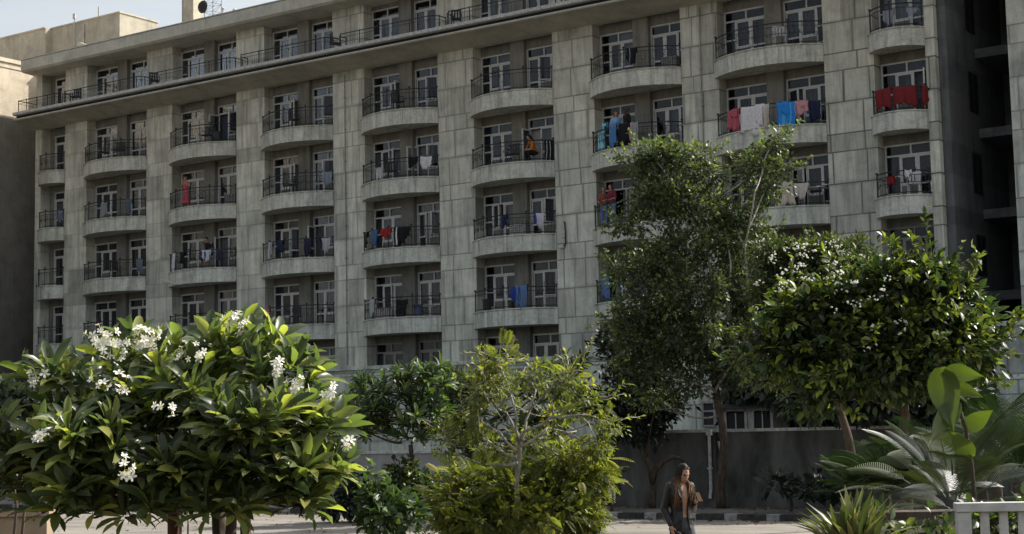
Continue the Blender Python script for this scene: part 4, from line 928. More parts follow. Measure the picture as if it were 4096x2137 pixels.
# ---------------------------------------------------------------- cloth and furniture on the balconies
def rail_u(bay,r,px,ins=.07,h=.88):
    best=None
    for i in range(201):
        u=i/200; x,y,_=arc(bay,u,ins); p=proj(fw(x,y,F(r)+h))[0]
        if best is None or abs(p-px)<best[0]: best=(abs(p-px),u)
    return best[1]
CM={}
def cmat(c):
    if c not in CM: CM[c]=cloth_mat('cloth_%d'%len(CM),c)
    return CM[c]
RED=(.30,.022,.025);PINK=(.42,.10,.13);WHITE=(.62,.60,.62);BLUE=(.03,.22,.62);ROSE=(.52,.27,.28);NAVY=(.02,.025,.06);BLACK=(.016,.016,.018);GREY=(.26,.27,.29);CREAM=(.50,.45,.38);SKYB=(.28,.55,.66);DENIM=(.07,.12,.25);MAROON=(.17,.022,.024)
def drape(bay,r,px,w_,drop,col,label,name='towel',cat='towel',h=.88,back=.22,ins=.07,taper=0,group=None,stripe=None,flap=None):
    u=rail_u(bay,r,px,ins,h); x,y,a=arc(bay,u,ins); c=fw(x,y,F(r)+h+.028)
    rg=random.Random(int(px*7+r)); nx=12; zs=[-back,-back*.5,-.03,0.,-.02]+[-drop*t for t in (.12,.25,.4,.55,.7,.85,1.)]; ys=[.035,.04,.035,0,-.035]+[-.045]*7
    vs=[];fs=[]; f1,f2=rg.uniform(5,8),rg.uniform(11,16); p1=rg.random()*6
    x0,x1=BAYS[bay]; hh=(x1-x0+.16)/2; s_=SAG.get(bay,.92); Rr=(hh*hh+s_*s_)/(2*s_)
    for j,(zz,yy) in enumerate(zip(zs,ys)):
        t=max(0,-zz/max(drop,.01)) if j>3 else 0
        for i in range(nx+1):
            q=(i/nx-.5); xx=q*w_*(1-(taper+.10*math.sin(p1*3))*t)+.03*t*math.sin(p1+j)
            dep=.05*t**.6*(math.sin(q*f1*2+p1)+.6*math.sin(q*f2*2+p1*2)); z=zz-((.09*math.sin(q*5+p1)+.04*math.sin(q*19+p1))*t if j>4 else 0)-.035*(1-4*q*q)
            xx2=xx; curve=(xx*xx)/(2*Rr)
            vs.append((xx2,yy-dep*(1 if yy<0 else 0)-.015*t+curve,z))
    n1=nx+1
    fs=[(j*n1+i,j*n1+i+1,(j+1)*n1+i+1,(j+1)*n1+i) for j in range(len(zs)-1) for i in range(nx)]
    b=MB(); b.add(vs,fs,0)
    if stripe:
        for k_,fc in enumerate(b.f):
            if (k_%nx) in stripe[1]: b.m[k_]=1
    if flap:
        fx,fwd,fd=flap; v2=[]; m2=9
        for j in range(m2):
            t=j/(m2-1)
            for i in range(7):
                q=i/6-.5; xx=fx*w_+q*fwd*w_*(1-.12*t*math.sin(p1)); v2.append((xx,(.0 if j==0 else -.065)-.03*math.sin(q*14+p1)*t-.02*t+xx*xx/(2*Rr),.012-fd*t*(1+.12*math.sin(q*4+p1))))
        b.add(v2,[(j*7+i,j*7+i+1,(j+1)*7+i+1,(j+1)*7+i) for j in range(m2-1) for i in range(6)],0)
    o=b.build(name,[cmat(col)]+([cmat(stripe[0])] if stripe else []),smooth=True); o.location=c; o.rotation_euler=(0,0,RZ+a); s2=o.modifiers.new('t','SOLIDIFY'); s2.thickness=.012
    tag(o,label,cat,group); return o
R7='on the balcony with the long line of washing'
drape(7,2,1846,.72,.80,PINK,'crimson pink shirt, leftmost cloth '+R7,'shirt','shirt',stripe=((.40,.07,.10),(0,1,5,9)),taper=.1,flap=(.12,.5,.34))
drape(7,2,1893,1.05,1.12,WHITE,'long white sheet hanging '+R7,'sheet','sheet',taper=-.05,flap=(.28,.3,.8))
drape(7,2,1928,.26,.85,CREAM,'narrow cream cloth between the white sheet and the blue towel','towel','towel')
drape(7,2,1977,.74,.98,BLUE,'bright blue towel hanging from the balcony railing','towel','towel',stripe=((.08,.38,.75),(3,4,8)),flap=(-.05,.36,.5))
drape(7,2,2017,.50,.50,ROSE,'short dusty pink towel right of the bright blue towel','towel','towel',flap=(.1,.5,.25))
drape(7,2,2048,.46,.78,NAVY,'navy trousers, rightmost cloth '+R7,'trousers','trousers',taper=.12)
R8='on the narrow balcony right of the washing line balcony'
drape(8,2,2220,.74,.74,MAROON,'wide left red cover '+R8,'cover','cover',back=.1)
drape(8,2,2275,.84,.72,MAROON,'widest middle red cover '+R8,'cover','cover',back=.1)
drape(8,2,2324,.26,.66,MAROON,'narrow right red cover '+R8,'cover','cover',back=.1)
drape(8,3,2240,.36,.36,RED,'small red cloth hanging on the narrow balcony below the red covers','towel','towel',ins=.2,h=.75)
drape(8,3,2284,.24,.22,WHITE,'tiny white cloth on the railing below the red covers','cloth','cloth')
R6='on the balcony with two women above the tree'
drape(6,2,1513,.52,.75,SKYB,'pale turquoise blanket '+R6,'blanket','blanket',h=.8,ins=.16)
drape(6,2,1522,.30,1.0,(.2,.5,.62),'turquoise towel standing above the turquoise blanket','towel','towel',h=1.15,ins=.22,back=.3)
drape(6,2,1543,.34,.92,(.09,.2,.42),'denim blue jacket '+R6,'jacket','jacket',h=.98)
drape(6,2,1573,.55,.85,BLACK,'wide black coat '+R6,'coat','coat',h=.95,taper=-.2)
drape(6,2,1596,.34,.85,GREY,'grey and pink jacket at the right end of the clothes beside two women','jacket','jacket',stripe=(ROSE,(0,1)),h=.92)
drape(6,1,1590,.42,.6,BLACK,'dark coat over a rail on the balcony above the two women','coat','coat',stripe=(GREY,(3,)))
drape(4,3,923,.3,.6,(.05,.045,.04),'dark brown cloth at the left end of the balcony with the red cloth','cloth','cloth')
drape(4,3,943,.52,.65,DENIM,'faded blue shorts left of the small red cloth','shorts','shorts',taper=.3)
drape(4,3,972,.56,.33,RED,'small bright red cloth on a balcony railing at mid height','towel','towel')
drape(4,3,1005,.55,.80,BLACK,'black trousers with a white stripe right of the small red cloth','trousers','trousers',stripe=(WHITE,(3,)))
drape(4,3,1023,.3,.5,BLACK,'short black cloth right of the striped trousers','cloth','cloth')
drape(4,4,938,.42,.72,(.34,.37,.37),'grey towel on the railing two floors below the white laundry','towel','towel',taper=.2)
drape(4,4,1012,.5,.75,BLACK,'dark coat hanging on the balcony with the grey towel','coat','coat',h=.75,ins=.2)
drape(4,2,955,.5,.55,(.42,.42,.42),'crumpled pale cloth at the left of the white laundry balcony','cloth','cloth',h=.55,ins=.14)
drape(4,2,1072,.52,.50,WHITE,'white shirt thrown over the railing on the third balcony from the cornice','shirt','shirt')
drape(4,2,1040,.4,.4,BLACK,'black cloth beside the thrown white shirt','cloth','cloth')
drape(5,3,1270,.28,.50,(.02,.03,.07),'small dark blue cloth on the balcony with the white and blue cap','cloth','cloth')
drape(5,3,1356,.42,.62,(.55,.54,.6),'white and blue striped bag over the railing','bag','bag',stripe=((.05,.08,.4),(0,1)),taper=.4)
drape(5,4,1296,.42,.55,(.03,.06,.26),'royal blue shirt on the low balcony with blue washing','shirt','shirt',h=.9)
drape(5,4,1312,.5,.9,(.10,.17,.32),'washed blue sheet beside the royal blue shirt','sheet','sheet',h=.95)
drape(6,4,1525,.5,.8,(.10,.16,.36),'blue overalls on the low balcony half hidden by the street tree','overalls','overalls',h=.95)
drape(6,4,1572,.5,.8,(.42,.5,.55),'pale striped sheet beside the blue overalls','sheet','sheet',stripe=((.55,.6,.62),(1,3,5,8,10)))
drape(3,3,682,.4,.75,GREY,'grey and white shirt at the left end of a balcony above the frangipani','shirt','shirt',stripe=(WHITE,(4,)))
drape(3,3,706,.42,.55,NAVY,'navy shirt right of the grey and white shirt','shirt','shirt')
drape(3,3,775,.36,.75,(.03,.035,.06),'dark blue cloth near the middle of the balcony above the frangipani','cloth','cloth')
drape(3,3,818,.5,.62,(.40,.41,.43),'pale grey cloth with a dark edge at the right end of a balcony','cloth','cloth',stripe=(NAVY,(0,1)),taper=.3)
drape(3,2,823,.42,.55,(.22,.25,.30),'grey-blue towel at the right end of the balcony over the pale grey cloth','towel','towel')
drape(3,4,674,.45,.45,(.42,.14,.17),'small pink cloth at the left end of the low balcony above the frangipani','cloth','cloth',stripe=(WHITE,(0,)))
drape(2,3,440,.34,.85,(.52,.53,.60),'white cloth hanging at the left end of the balcony with a seated man','cloth','cloth',taper=.2)
drape(2,3,460,.36,.6,BLACK,'black cloth right of the hanging white cloth','cloth','cloth')
drape(2,3,520,.50,.5,(.42,.46,.56),'pale blue cloth on the middle of the seated man\'s balcony','cloth','cloth')
drape(2,3,552,.3,.6,(.04,.04,.07),'dark cloth in front of the seated man','cloth','cloth')
drape(1,2,262,.42,.75,(.20,.22,.24),'grey tent-like cloth on the left balcony with folded umbrellas','cloth','cloth',taper=-.6,h=.8)
drape(1,2,325,.34,.75,(.10,.12,.15),'dark slate cloth on the left balcony with folded umbrellas','cloth','cloth')
drape(1,3,352,.32,.7,(.14,.17,.21),'slate blue cloth on the left balcony two floors above the blossoms','cloth','cloth')
drape(0,3,97,.3,.75,(.45,.46,.47),'white and black striped cloth on the leftmost narrow balcony','cloth','cloth',stripe=(BLACK,(2,3,6,7)),taper=.4)
drape(0,2,152,.26,.6,(.16,.18,.24),'slate cloth at the right end of a leftmost narrow balcony','cloth','cloth')
drape(8,1,2235,.45,.5,(.25,.27,.30),'grey towel on the uppermost narrow balcony on the right','towel','towel',h=.7,ins=.16)
drape(8,1,2295,.42,.25,(.30,.33,.40),'pale blue cloth on the uppermost narrow balcony on the right','cloth','cloth',h=.75,ins=.16)
drape(7,3,1975,.55,.95,CREAM,'long cream cloth over the railing below the washing line','cloth','cloth',taper=-.3,h=.95)
drape(7,3,2012,.62,.55,(.50,.46,.42),'cream and brown cloth right of the long cream cloth','cloth','cloth',h=.85,taper=.3)
# furniture
def chair_parts(t,mm):
    b=MB(); b.box(-.23,.23,-.22,.22,.40,.44); b.build('seat',mm,t,bevel=.01)
    b=MB()
    for i in range(4): b.box(-.22+i*.118,-.14+i*.118,.20,.225,.44,.86)
    b.box(-.23,.23,.195,.23,.82,.90); b.build('backrest',mm,t)
    for sx_ in(-.2,.2):
        for sy in(-.19,.19): b=MB(); b.tube([(sx_*1.1,sy*1.12,0),(sx_,sy,.42)],.02,5); b.build('leg',mm,t)
        b=MB(); b.tube([(sx_*1.15,.2,.64),(sx_*1.15,-.16,.64),(sx_*1.12,-.2,.42)],.018,5); b.build('armrest',mm,t)
M['plast_d']=mat('dark_plastic',(.025,.027,.032),.45); M['plast_w']=mat('white_plastic',(.55,.55,.55),.4); M['plast_b']=mat('dull_blue_plastic',(.06,.09,.16),.5)
protoc={}
def chair(bay,r,px,ang,label,mm='plast_d',depth=.45):
    u=rail_u(bay,r,px,depth,.5) if r else None
    if r: x,y,_=arc(bay,u,depth); p=fw(x,min(y,.3),F(r))
    else: p=fw(s_on(px,-.8,200)[0],-.8,19.8)
    if mm not in protoc:
        t=thing('plastic_chair',p,label,'chair','chairs on the balconies',RZ+ang); chair_parts(t,M[mm]); protoc[mm]=t
    else:
        t=copy_tree(protoc[mm]); t.location=p; t.rotation_euler=(0,0,RZ+ang); t['label']=label
    return t
chair(1,1,300,.5,'dark chair behind the railing of the top left wide balcony')
chair(1,1,262,-.7,'second dark chair left of its twin on the top left wide balcony')
chair(2,1,520,.2,'dark chair beside the open door on the second wide balcony below the cornice')
chair(3,1,740,2.6,'dark chair with raised back under an open casement on the third wide balcony')
chair(4,1,1000,2.9,'dark chair under the open casement on the balcony below the cornice at mid picture')
chair(4,2,985,.4,'dark chair between the pale cloth and the thrown white shirt')
chair(5,2,1290,.1,'dark chair left of the crouching person in orange')
chair(3,2,735,-.4,'dark chair at the left of the balcony with the grey-blue towel')
chair(3,4,742,.3,'dark chair on the low balcony with the small pink cloth')
chair(2,4,540,2.9,'dark chair on the low balcony just above the top frangipani blossom')
chair(8,3,2300,.2,'white chair on the narrow balcony with the small red cloth','plast_w')
chair(7,1,1960,.6,'white chair behind the railing of the top right wide balcony','plast_w')
chair(1,3,290,1.2,'dark chair on the left balcony with the slate blue cloth')
for px,an,lb in((190,.3,'dark chair on the terrace ledge left of the first window pair'),(388,1.0,'dark chair on the terrace between the second and third window pairs'),(845,2.6,'dark folding chair on the terrace left of a long railing'),(1150,.6,'dark chair on the terrace near the top edge of the picture')):
    chair(0,0,px,an,lb)
def unit(bay,r,side,label,mm='kw'):
    x0,x1=BAYS[bay]; x={'A':x0+.75,'B':x1-.7,'M':(x0+x1)/2}[side]
    t=thing('air_conditioner',fw(x,RD-.25 if side!='M' else RD-.42,F(r)),label,'air conditioner','air conditioners',RZ)
    b=MB(); b.box(-.36,.36,-.14,.14,.06,.58); b.build('casing',M[mm],t,bevel=.015)
    b=MB(); 
    for i in range(7): b.box(-.33+i*.105,-.32+i*.105,-.155,-.141,.1,.54); 
    for i in range(5): b.box(-.34,.30,-.16,-.150,.12+i*.1,.13+i*.1)
    b.build('grille',M['iron'],t); b=MB(); b.box(-.3,-.2,-.1,.1,0,.06); b.box(.2,.3,-.1,.1,0,.06); b.build('foot',M['iron'],t)
unit(5,3,'M','barred white cooling unit behind the railing of the balcony with the striped bag')
unit(4,4,'A','white cooling unit behind the grey towel')
unit(2,2,'B','grey cooling unit on the balcony with the person in a pink dress','lwall')
unit(6,1,'B','pale cooling unit under the right window of the balcony above the two women','lwall')
# table with cloth
u=rail_u(7,3,2040,.5,.6); x,y,_=arc(7,u,.5); tb=thing('balcony_table',fw(x,y,F(3)),'table with a pale cloth on the balcony below the washing line','table',rz=RZ)
b=MB(); b.box(-.5,.5,-.3,.3,.68,.72); b.build('tabletop',M['plast_w'],tb)
for sx_ in(-.45,.45):
    for sy in(-.25,.25): b=MB(); b.tube([(sx_,sy,0),(sx_,sy,.68)],.02,5); b.build('leg',M['iron'],tb)
for bay,r,px,lb,mm in((2,1,548,'dark bucket beside the open door on the second wide balcony','plast_d'),(4,4,1052,'blue plastic drum behind the railing right of the dark coat','plast_b'),(5,4,1225,'dark bundle on the floor of the balcony with blue washing','plast_d')):
    u=rail_u(bay,r,px,.3,.3); x,y,_=arc(bay,u,.3); b=MB(); b.tube([(0,0,0),(0,0,.02),(0,0,.5),(0,0,.52)],[.15,.17,.2,.21],12); o=b.build('bucket',M[mm],smooth=False); o.location=fw(x,y,F(r)); tag(o,lb,'bucket','buckets')
# ---------------------------------------------------------------- people
SKIN=mat('skin',(.40,.225,.15),.55,.35); SKIN.node_tree.nodes['Principled BSDF'].inputs['Subsurface Weight'].default_value=.08
M['lips']=mat('lips',(.28,.08,.07),.5); M['eye']=mat('eye_dark',(.015,.010,.008),.3)
def hairb(nt,b):
    g=G(nt); co=g.coord(); sp=g.n('ShaderNodeSeparateXYZ'); g.l(co,sp.inputs[0]); t=g.math('MULTIPLY_ADD',sp.outputs[2],-4.0,6.3)
    t=g.math('ADD',t,g.math('MULTIPLY',g.noise(co,30),.5)); t=g.math('SUBTRACT',t,.25)
    g.l(g.ramp(t,[(.1,(.018,.011,.008)),(.9,(.20,.10,.045))]),b.inputs['Base Color'])
M['hair']=mat('brown_hair',(.03,.02,.012),.6,.2,build=hairb)
M['hair_d']=mat('dark_hair',(.012,.009,.008),.5)
M['leather']=noisy('black_leather',(.006,.006,.0065),(.014,.013,.013),25,.36,.5,.4,.008)
M['trous']=noisy('grey_trousers',(.035,.036,.042),(.07,.07,.078),16,.8,.4,.2,.006)
def cap(mb,p,q,r0,r1,k=10,mi=None):
    p=Vector(p);q=Vector(q); d=(q-p); L=d.length; d=d/max(L,1e-6)
    pts=[p-d*r0*.95,p-d*r0*.6,p,p.lerp(q,.5),q,q+d*r1*.6,q+d*r1*.95]; mb.tube(pts,[r0*.25,r0*.8,r0,(r0+r1)/2*1.02,r1,r1*.8,r1*.25],k,mi)
def loft(mb,rings,k=18,mi=None,M4=None,a0=0,a1=2*PI,closed=True):
    n=k if closed else k+1; vs=[]
    for (cx,cy,cz,a,b_) in rings:
        for j in range(n):
            t=a0+(a1-a0)*j/k; v=Vector((cx+a*math.sin(t),cy-b_*math.cos(t),cz)); vs.append(M4@v if M4 is not None else v)
    fs=[(i*n+j,i*n+(j+1)%n,(i+1)*n+(j+1)%n,(i+1)*n+j) for i in range(len(rings)-1) for j in range(k if closed else k)]
    if closed: fs+=[tuple(range(n))[::-1],tuple((len(rings)-1)*n+j for j in range(n))]
    mb.add(vs,fs,mi)
def hand(mb,w_,d,palm,curl,sgn,sc=1.):
    """five-fingered hand: wrist w_, direction d, palm normal, curl in radians per joint"""
    d=Vector(d).normalized(); pn=Vector(palm).normalized(); sd=d.cross(pn).normalized()*sgn; w_=Vector(w_)
    cap(mb,w_,w_+d*.035*sc,.022*sc,.026*sc,8); 
    for k_ in(-1,0,1): cap(mb,w_+d*.03*sc+sd*k_*.018*sc,w_+d*.085*sc+sd*k_*.022*sc,.014*sc,.013*sc,8)
    for i,(o_,L) in enumerate(((-.030,.062),(-.010,.075),(.010,.070),(.029,.055))):
        p=w_+d*.088*sc+sd*o_*sc; dir_=d.copy()
        for s_,f_ in enumerate((.45,.32,.23)):
            a=curl*(s_+.6); dd=(d*math.cos(a)+pn*math.sin(a)); q=p+dd*L*f_*sc; cap(mb,p,q,(.0095-.001*s_)*sc,(.0088-.001*s_)*sc,7); p=q
    p=w_+d*.03*sc-sd*.026*sc
    for s_,f_ in enumerate((.035,.028)):
        dd=(d*.75-sd*(.65-.4*s_)+pn*(.35+curl*.3)).normalized(); q=p+dd*f_*sc; cap(mb,p,q,.0115*sc,.0095*sc,7); p=q
def head(mb,M4,detail=True):
    loft(mb,[(0,-.062,-.002,.012,.01),(0,-.05,.004,.03,.028),(0,-.032,.025,.046,.052),(0,-.018,.06,.058,.076),(0,-.006,.10,.066,.090),(0,.002,.135,.070,.096),(0,.006,.17,.068,.093),(0,.008,.20,.054,.076),(0,.008,.222,.03,.045),(0,.008,.23,.01,.015)],20,None,M4)
    for a_,c_,r0,r1 in (((0,-.094,.125),(0,-.112,.085),.010,.014),((-.012,-.100,.083),(.012,-.100,.083),.009,.009),((-.045,-.075,.138),(-.012,-.094,.136),.009,.009),((.045,-.075,.138),(.012,-.094,.136),.009,.009),((-.016,-.090,.052),(.016,-.090,.052),.009,.009),((-.066,.0,.09),(-.070,.008,.13),.008,.011),((.066,.0,.09),(.070,.008,.13),.008,.011),((-.042,-.058,.085),(-.046,-.05,.10),.02,.02),((.042,-.058,.085),(.046,-.05,.10),.02,.02)):
        cap(mb,M4@Vector(a_),M4@Vector(c_),r0,r1,8)
def face(par,M4):
    b=MB()
    for s_ in(-1,1): cap(b,M4@Vector((s_*.022,-.093,.112)),M4@Vector((s_*.038,-.085,.113)),.006,.005,8)
    b.build('eyes',M['eye'],par,smooth=True)
    b=MB()
    for s_ in(-1,1): cap(b,M4@Vector((s_*.014,-.1035,.131)),M4@Vector((s_*.048,-.083,.133)),.0035,.003,6)
    b.build('eyebrows',M['hair_d'],par,smooth=True)
    b=MB(); cap(b,M4@Vector((-.014,-.0985,.056)),M4@Vector((.014,-.0985,.056)),.005,.005,8); cap(b,M4@Vector((-.011,-.0965,.047)),M4@Vector((.011,-.0965,.047)),.0055,.0055,8); b.build('lips',M['lips'],par,smooth=True)
def fuse(mb,name,mm,par,vox,it=4):
    o=mb.build(name,mm,par,smooth=True); r=o.modifiers.new('fuse','REMESH'); r.mode='VOXEL'; r.voxel_size=vox; r.use_smooth_shade=True
    s_=o.modifiers.new('smooth','SMOOTH'); s_.iterations=it; s_.factor=.5; return o
def torso(mb,g=0.,lean=0.,z0=.86,z1=1.5):
    R_=[(.86,.150,.105,.0),(.93,.165,.115,.005),(1.0,.150,.105,.0),(1.08,.125,.09,-.005),(1.17,.132,.10,-.01),(1.27,.150,.115,-.012),(1.35,.160,.11,-.002),(1.41,.155,.085,.005),(1.45,.105,.065,.01),(1.475,.06,.055,.01),(1.53,.05,.052,.0)]
    loft(mb,[(0,cy-lean*(z-1.0),z,a+g,b_+g) for z,a,b_,cy in R_ if z0-.001<=z<=z1],18)
def figure(label,loc,rz,H=1.65,top=WHITE,bottom=NAVY,dress=None,hair='short',pose='rail',vox=.016,skinm=None,hairm=None):
    t=thing('person',loc,label,'person',None,rz); sc=H/1.65; t.scale=(sc,)*3; skinm=skinm or SKIN; hairm=hairm or M['hair_d']
    P=dict(hipL=(.09,0,.90),hipR=(-.09,0,.90),kL=(.10,-.02,.48),kR=(-.10,-.02,.48),aL=(.10,.02,.08),aR=(-.10,.02,.08),sL=(.17,.0,1.40),sR=(-.17,.0,1.40),eL=(.25,-.04,1.12),eR=(-.25,-.04,1.12),wL=(.17,-.26,1.06),wR=(-.17,-.26,1.06))
    hd=(0,-.01,1.475); tilt=.15; lean=.12; dz=0
    if pose=='sit': P.update(kL=(.13,-.42,.92),kR=(-.13,-.42,.92),aL=(.13,-.40,.50),aR=(-.13,-.40,.50)); tilt=.45; lean=.45
    if pose=='lean': P.update(kL=(.13,-.40,.95),kR=(-.13,-.40,.95),aL=(.13,-.30,.52),aR=(-.13,-.30,.52),eL=(.26,-.30,1.02),eR=(-.26,-.30,1.02),wL=(.06,-.50,1.0),wR=(-.06,-.50,1.0),sL=(.17,-.18,1.36),sR=(-.17,-.18,1.36)); tilt=.6; lean=.5
    if pose=='cup': P.update(wL=(.04,-.16,1.42),wR=(-.05,-.18,1.40),eL=(.26,-.12,1.18),eR=(-.26,-.12,1.18))
    b=MB(); torso(b,0,lean)
    for s_ in'LR':
        cap(b,P['hip'+s_],P['k'+s_],.085,.055); cap(b,P['k'+s_],P['a'+s_],.052,.034); A=Vector(P['a'+s_]); cap(b,A+Vector((0,.02,-.03)),A+Vector((0,-.13,-.05)),.035,.028)
        cap(b,P['s'+s_],P['e'+s_],.046,.036); cap(b,P['e'+s_],P['w'+s_],.036,.024); cap(b,(0,-lean*.38,1.40),P['s'+s_],.05,.048)
        d=Vector(P['w'+s_])-Vector(P['e'+s_]); hand(b,P['w'+s_],d,(0,-.3,-1),.35,1 if s_=='L' else -1)
    H4=Matrix.Translation((0,-lean*.42,1.485))@Matrix.Rotation(tilt,4,'X'); cap(b,(0,-lean*.38,1.42),(0,-lean*.42,1.53),.05,.048); head(b,H4)
    bo=fuse(b,'body',skinm,t,vox); face(t,H4)
    c=MB(); torso(c,.018,lean,.93 if not dress else 1.0,1.46)
    for s_ in'LR': cap(c,P['s'+s_],P['e'+s_],.062,.048); 
    fuse(c,'top',cmat(dress or top),t,vox*1.1)
    c=MB()
    if dress: loft(c,[(0,.0,.25,.30,.26),(0,0,.5,.25,.21),(0,0,.8,.19,.15),(0,0,1.0,.16,.12),(0,0,1.1,.14,.11)],20); fuse(c,'skirt',cmat(dress),t,vox*1.1)
    else:
        for s_ in'LR': cap(c,P['hip'+s_],P['k'+s_],.10,.07); cap(c,P['k'+s_],P['a'+s_],.068,.05)
        loft(c,[(0,0,.84,.13,.10),(0,0,.90,.17,.125),(0,0,.99,.16,.115)],16); fuse(c,'trousers',cmat(bottom),t,vox*1.1)
    c=MB(); loft(c,[(0,.035,.03,.05,.05),(0,.035,.07,.070,.070),(0,.03,.12,.078,.085),(0,.022,.17,.078,.090),(0,.012,.205,.066,.086),(0,.01,.235,.04,.05),(0,.01,.246,.01,.01)],16,None,H4)
    if hair=='long':
        loft(c,[(0,.085,-.16,.07,.03),(0,.08,-.05,.085,.045),(0,.06,.06,.082,.06),(0,.04,.14,.08,.07)],14,None,H4)
        for s_ in(-1,1): cap(c,H4@Vector((s_*.07,-.02,.16)),H4@Vector((s_*.085,-.03,-.12)),.022,.016)
    if hair=='bun': cap(c,H4@Vector((0,.08,.2)),H4@Vector((0,.10,.22)),.04,.04)
    fuse(c,'hair',hairm,t,vox*.8,2); return t
def fig_at(bay,r,px,label,dz=0,ins=.36,ang=0,**k):
    u=rail_u(bay,r,px,ins,1.2); x,y,_=arc(bay,u,ins); return figure(label,fw(x,y,F(r)+dz),RZ+ang,**k)
fig_at(2,2,468,'person in a pink dress raising both hands to the face on a left balcony',0,dress=(.48,.10,.13),hair='bun',pose='cup',H=1.5,hairm=cmat((.25,.12,.06)))
fig_at(2,3,528,'dark-haired man sitting behind the pale blue cloth',-.18,.5,top=(.02,.02,.03),pose='sit',hair='short')
fig_at(6,2,1550,'woman in a pale blue jacket between the turquoise blanket and the black coat',-.12,.36,.5,top=(.22,.34,.55),hair='long',hairm=cmat((.10,.06,.035)),H=1.62)
fig_at(6,2,1576,'woman in black with brown hair standing behind the black coat',-.08,.36,2.6,top=BLACK,hair='long',hairm=cmat((.07,.04,.03)),H=1.66)
fig_at(5,2,1345,'dark-haired person in an orange shirt crouching behind the balcony railing',-.52,.40,-.5,top=(.42,.16,.04),bottom=BLACK,pose='lean',hair='long')
fig_at(6,3,1520,'woman in a rust top and blue skirt on the balcony left of the street tree',0,.34,.3,top=(.22,.07,.06),bottom=(.12,.20,.40),hair='long',hairm=cmat((.14,.08,.05)),H=1.62)
fig_at(6,3,1540,'woman in a dark red top beside the woman in a rust top',0,.34,-.3,top=(.16,.03,.05),bottom=(.12,.22,.42),hair='long',hairm=cmat((.08,.05,.04)),H=1.64)
drape(5,2,1382,.4,.95,BLACK,'black and white striped bag beside the person in orange','bag','bag',stripe=(WHITE,(2,6)),h=.9,ins=.2)
# --- the walking woman
fp=at(1715,1344,20.8); t=thing('person',(fp.x,fp.y,0),'woman in an open black leather jacket and grey trousers walking along the road','person',None,math.radians(24)); t.scale=(.92,.94,1.0)
P=dict(hipL=(.088,0,.90),hipR=(-.088,0,.90),kL=(.10,-.17,.50),kR=(-.09,.02,.47),aL=(.11,-.16,.09),aR=(-.09,.26,.14),sL=(.165,.0,1.395),sR=(-.165,.02,1.395),eL=(.235,.06,1.10),eR=(-.24,.07,1.11),wL=(.13,-.17,1.19),wR=(-.20,-.05,.90))
b=MB(); torso(b,-.004,.03)
for s_ in'LR':
    cap(b,P['hip'+s_],P['k'+s_],.082,.054); cap(b,P['k'+s_],P['a'+s_],.052,.034); A=Vector(P['a'+s_]); cap(b,A+Vector((0,.02,-.03)),A+Vector((0,-.14,-.055)),.035,.028)
    cap(b,P['s'+s_],P['e'+s_],.042,.034); cap(b,P['e'+s_],P['w'+s_],.034,.023); cap(b,(0,-.01,1.40),P['s'+s_],.045,.044)
for s_ in(-1,1): cap(b,(s_*.062,-.065,1.27),(s_*.066,-.075,1.245),.045,.05)
hand(b,P['wL'],(.05,-.8,.35),(-.35,.2,.8),.55,1,1.0); hand(b,P['wR'],(.15,-.2,-1),(1,0,0),.3,-1,1.0)
H4=Matrix.Translation((.01,-.03,1.475))@Matrix.Rotation(.05,4,'Z')@Matrix.Rotation(.42,4,'X'); cap(b,(0,0,1.42),(0,-.02,1.53),.048,.046); head(b,H4)
fuse(b,'body',SKIN,t,.0075,5); face(t,H4)
# jacket: open front shell with sleeves, collar and hem
j=MB(); ga=[(.83,.190,.145,.38),(.90,.188,.142,.30),(.98,.175,.134,.24),(1.08,.160,.126,.22),(1.18,.165,.138,.26),(1.28,.182,.150,.30),(1.36,.184,.138,.42),(1.42,.165,.10,.62),(1.455,.11,.08,.75)]
def shell(mb,ga,th):
    k=30; vs=[]
    for off in(0,-th):
        for (z,a,b_,gp) in ga:
            for i in range(k+1):
                tt=gp+(2*PI-2*gp)*i/k; wob=.006*math.sin(tt*5+z*30)+.005*math.sin(z*60+tt*3); vs.append(((a+off+wob)*math.sin(tt),-(b_+off+wob)*math.cos(tt)+.005,z))
    n=len(ga); K=k+1; fs=[]
    for i in range(n-1):
        for q in range(k): a=i*K+q; fs.append((a,a+1,a+K+1,a+K)); a2=a+n*K; fs.append((a2,a2+K,a2+K+1,a2+1))
        a=i*K; fs.append((a,a+K,a+K+n*K,a+n*K)); a=i*K+k; fs.append((a,a+n*K,a+K+n*K,a+K))
    for q in range(k): a=q; fs.append((a,a+n*K,a+1+n*K,a+1)); a=(n-1)*K+q; fs.append((a,a+1,a+1+n*K,a+n*K))
    mb.add(vs,fs)
shell(j,ga,.024)
for s_ in'LR':
    S_,E_,W_=[Vector(P[x+s_]) for x in'sew']; cap(j,S_,E_,.068,.056,12); We=E_.lerp(W_,.93); cap(j,E_,We,.056,.040,12)
    for i in range(5):
        c_=E_.lerp(We,.1+.18*i); d_=(We-E_).normalized(); j.tube([c_-d_*.008,c_,c_+d_*.008],[.045,.056-.003*i,.045],10)
    for i in range(4):
        c_=S_.lerp(E_,.35+.18*i); d_=(E_-S_).normalized(); j.tube([c_-d_*.008,c_,c_+d_*.008],[.052,.066-.002*i,.052],10)
jk=fuse(j,'jacket',M['leather'],t,.0075,3)
b=MB()
for s_ in(-1,1): 
    b.add([(s_*.055,-.085,1.47),(s_*.12,-.10,1.44),(s_*.115,-.155,1.30),(s_*.060,-.150,1.24),(s_*.045,-.13,1.33)],[(0,1,2,3,4)])
o=b.build('lapel',M['leather'],jk); s2=o.modifiers.new('t','SOLIDIFY'); s2.thickness=.01
b=MB()
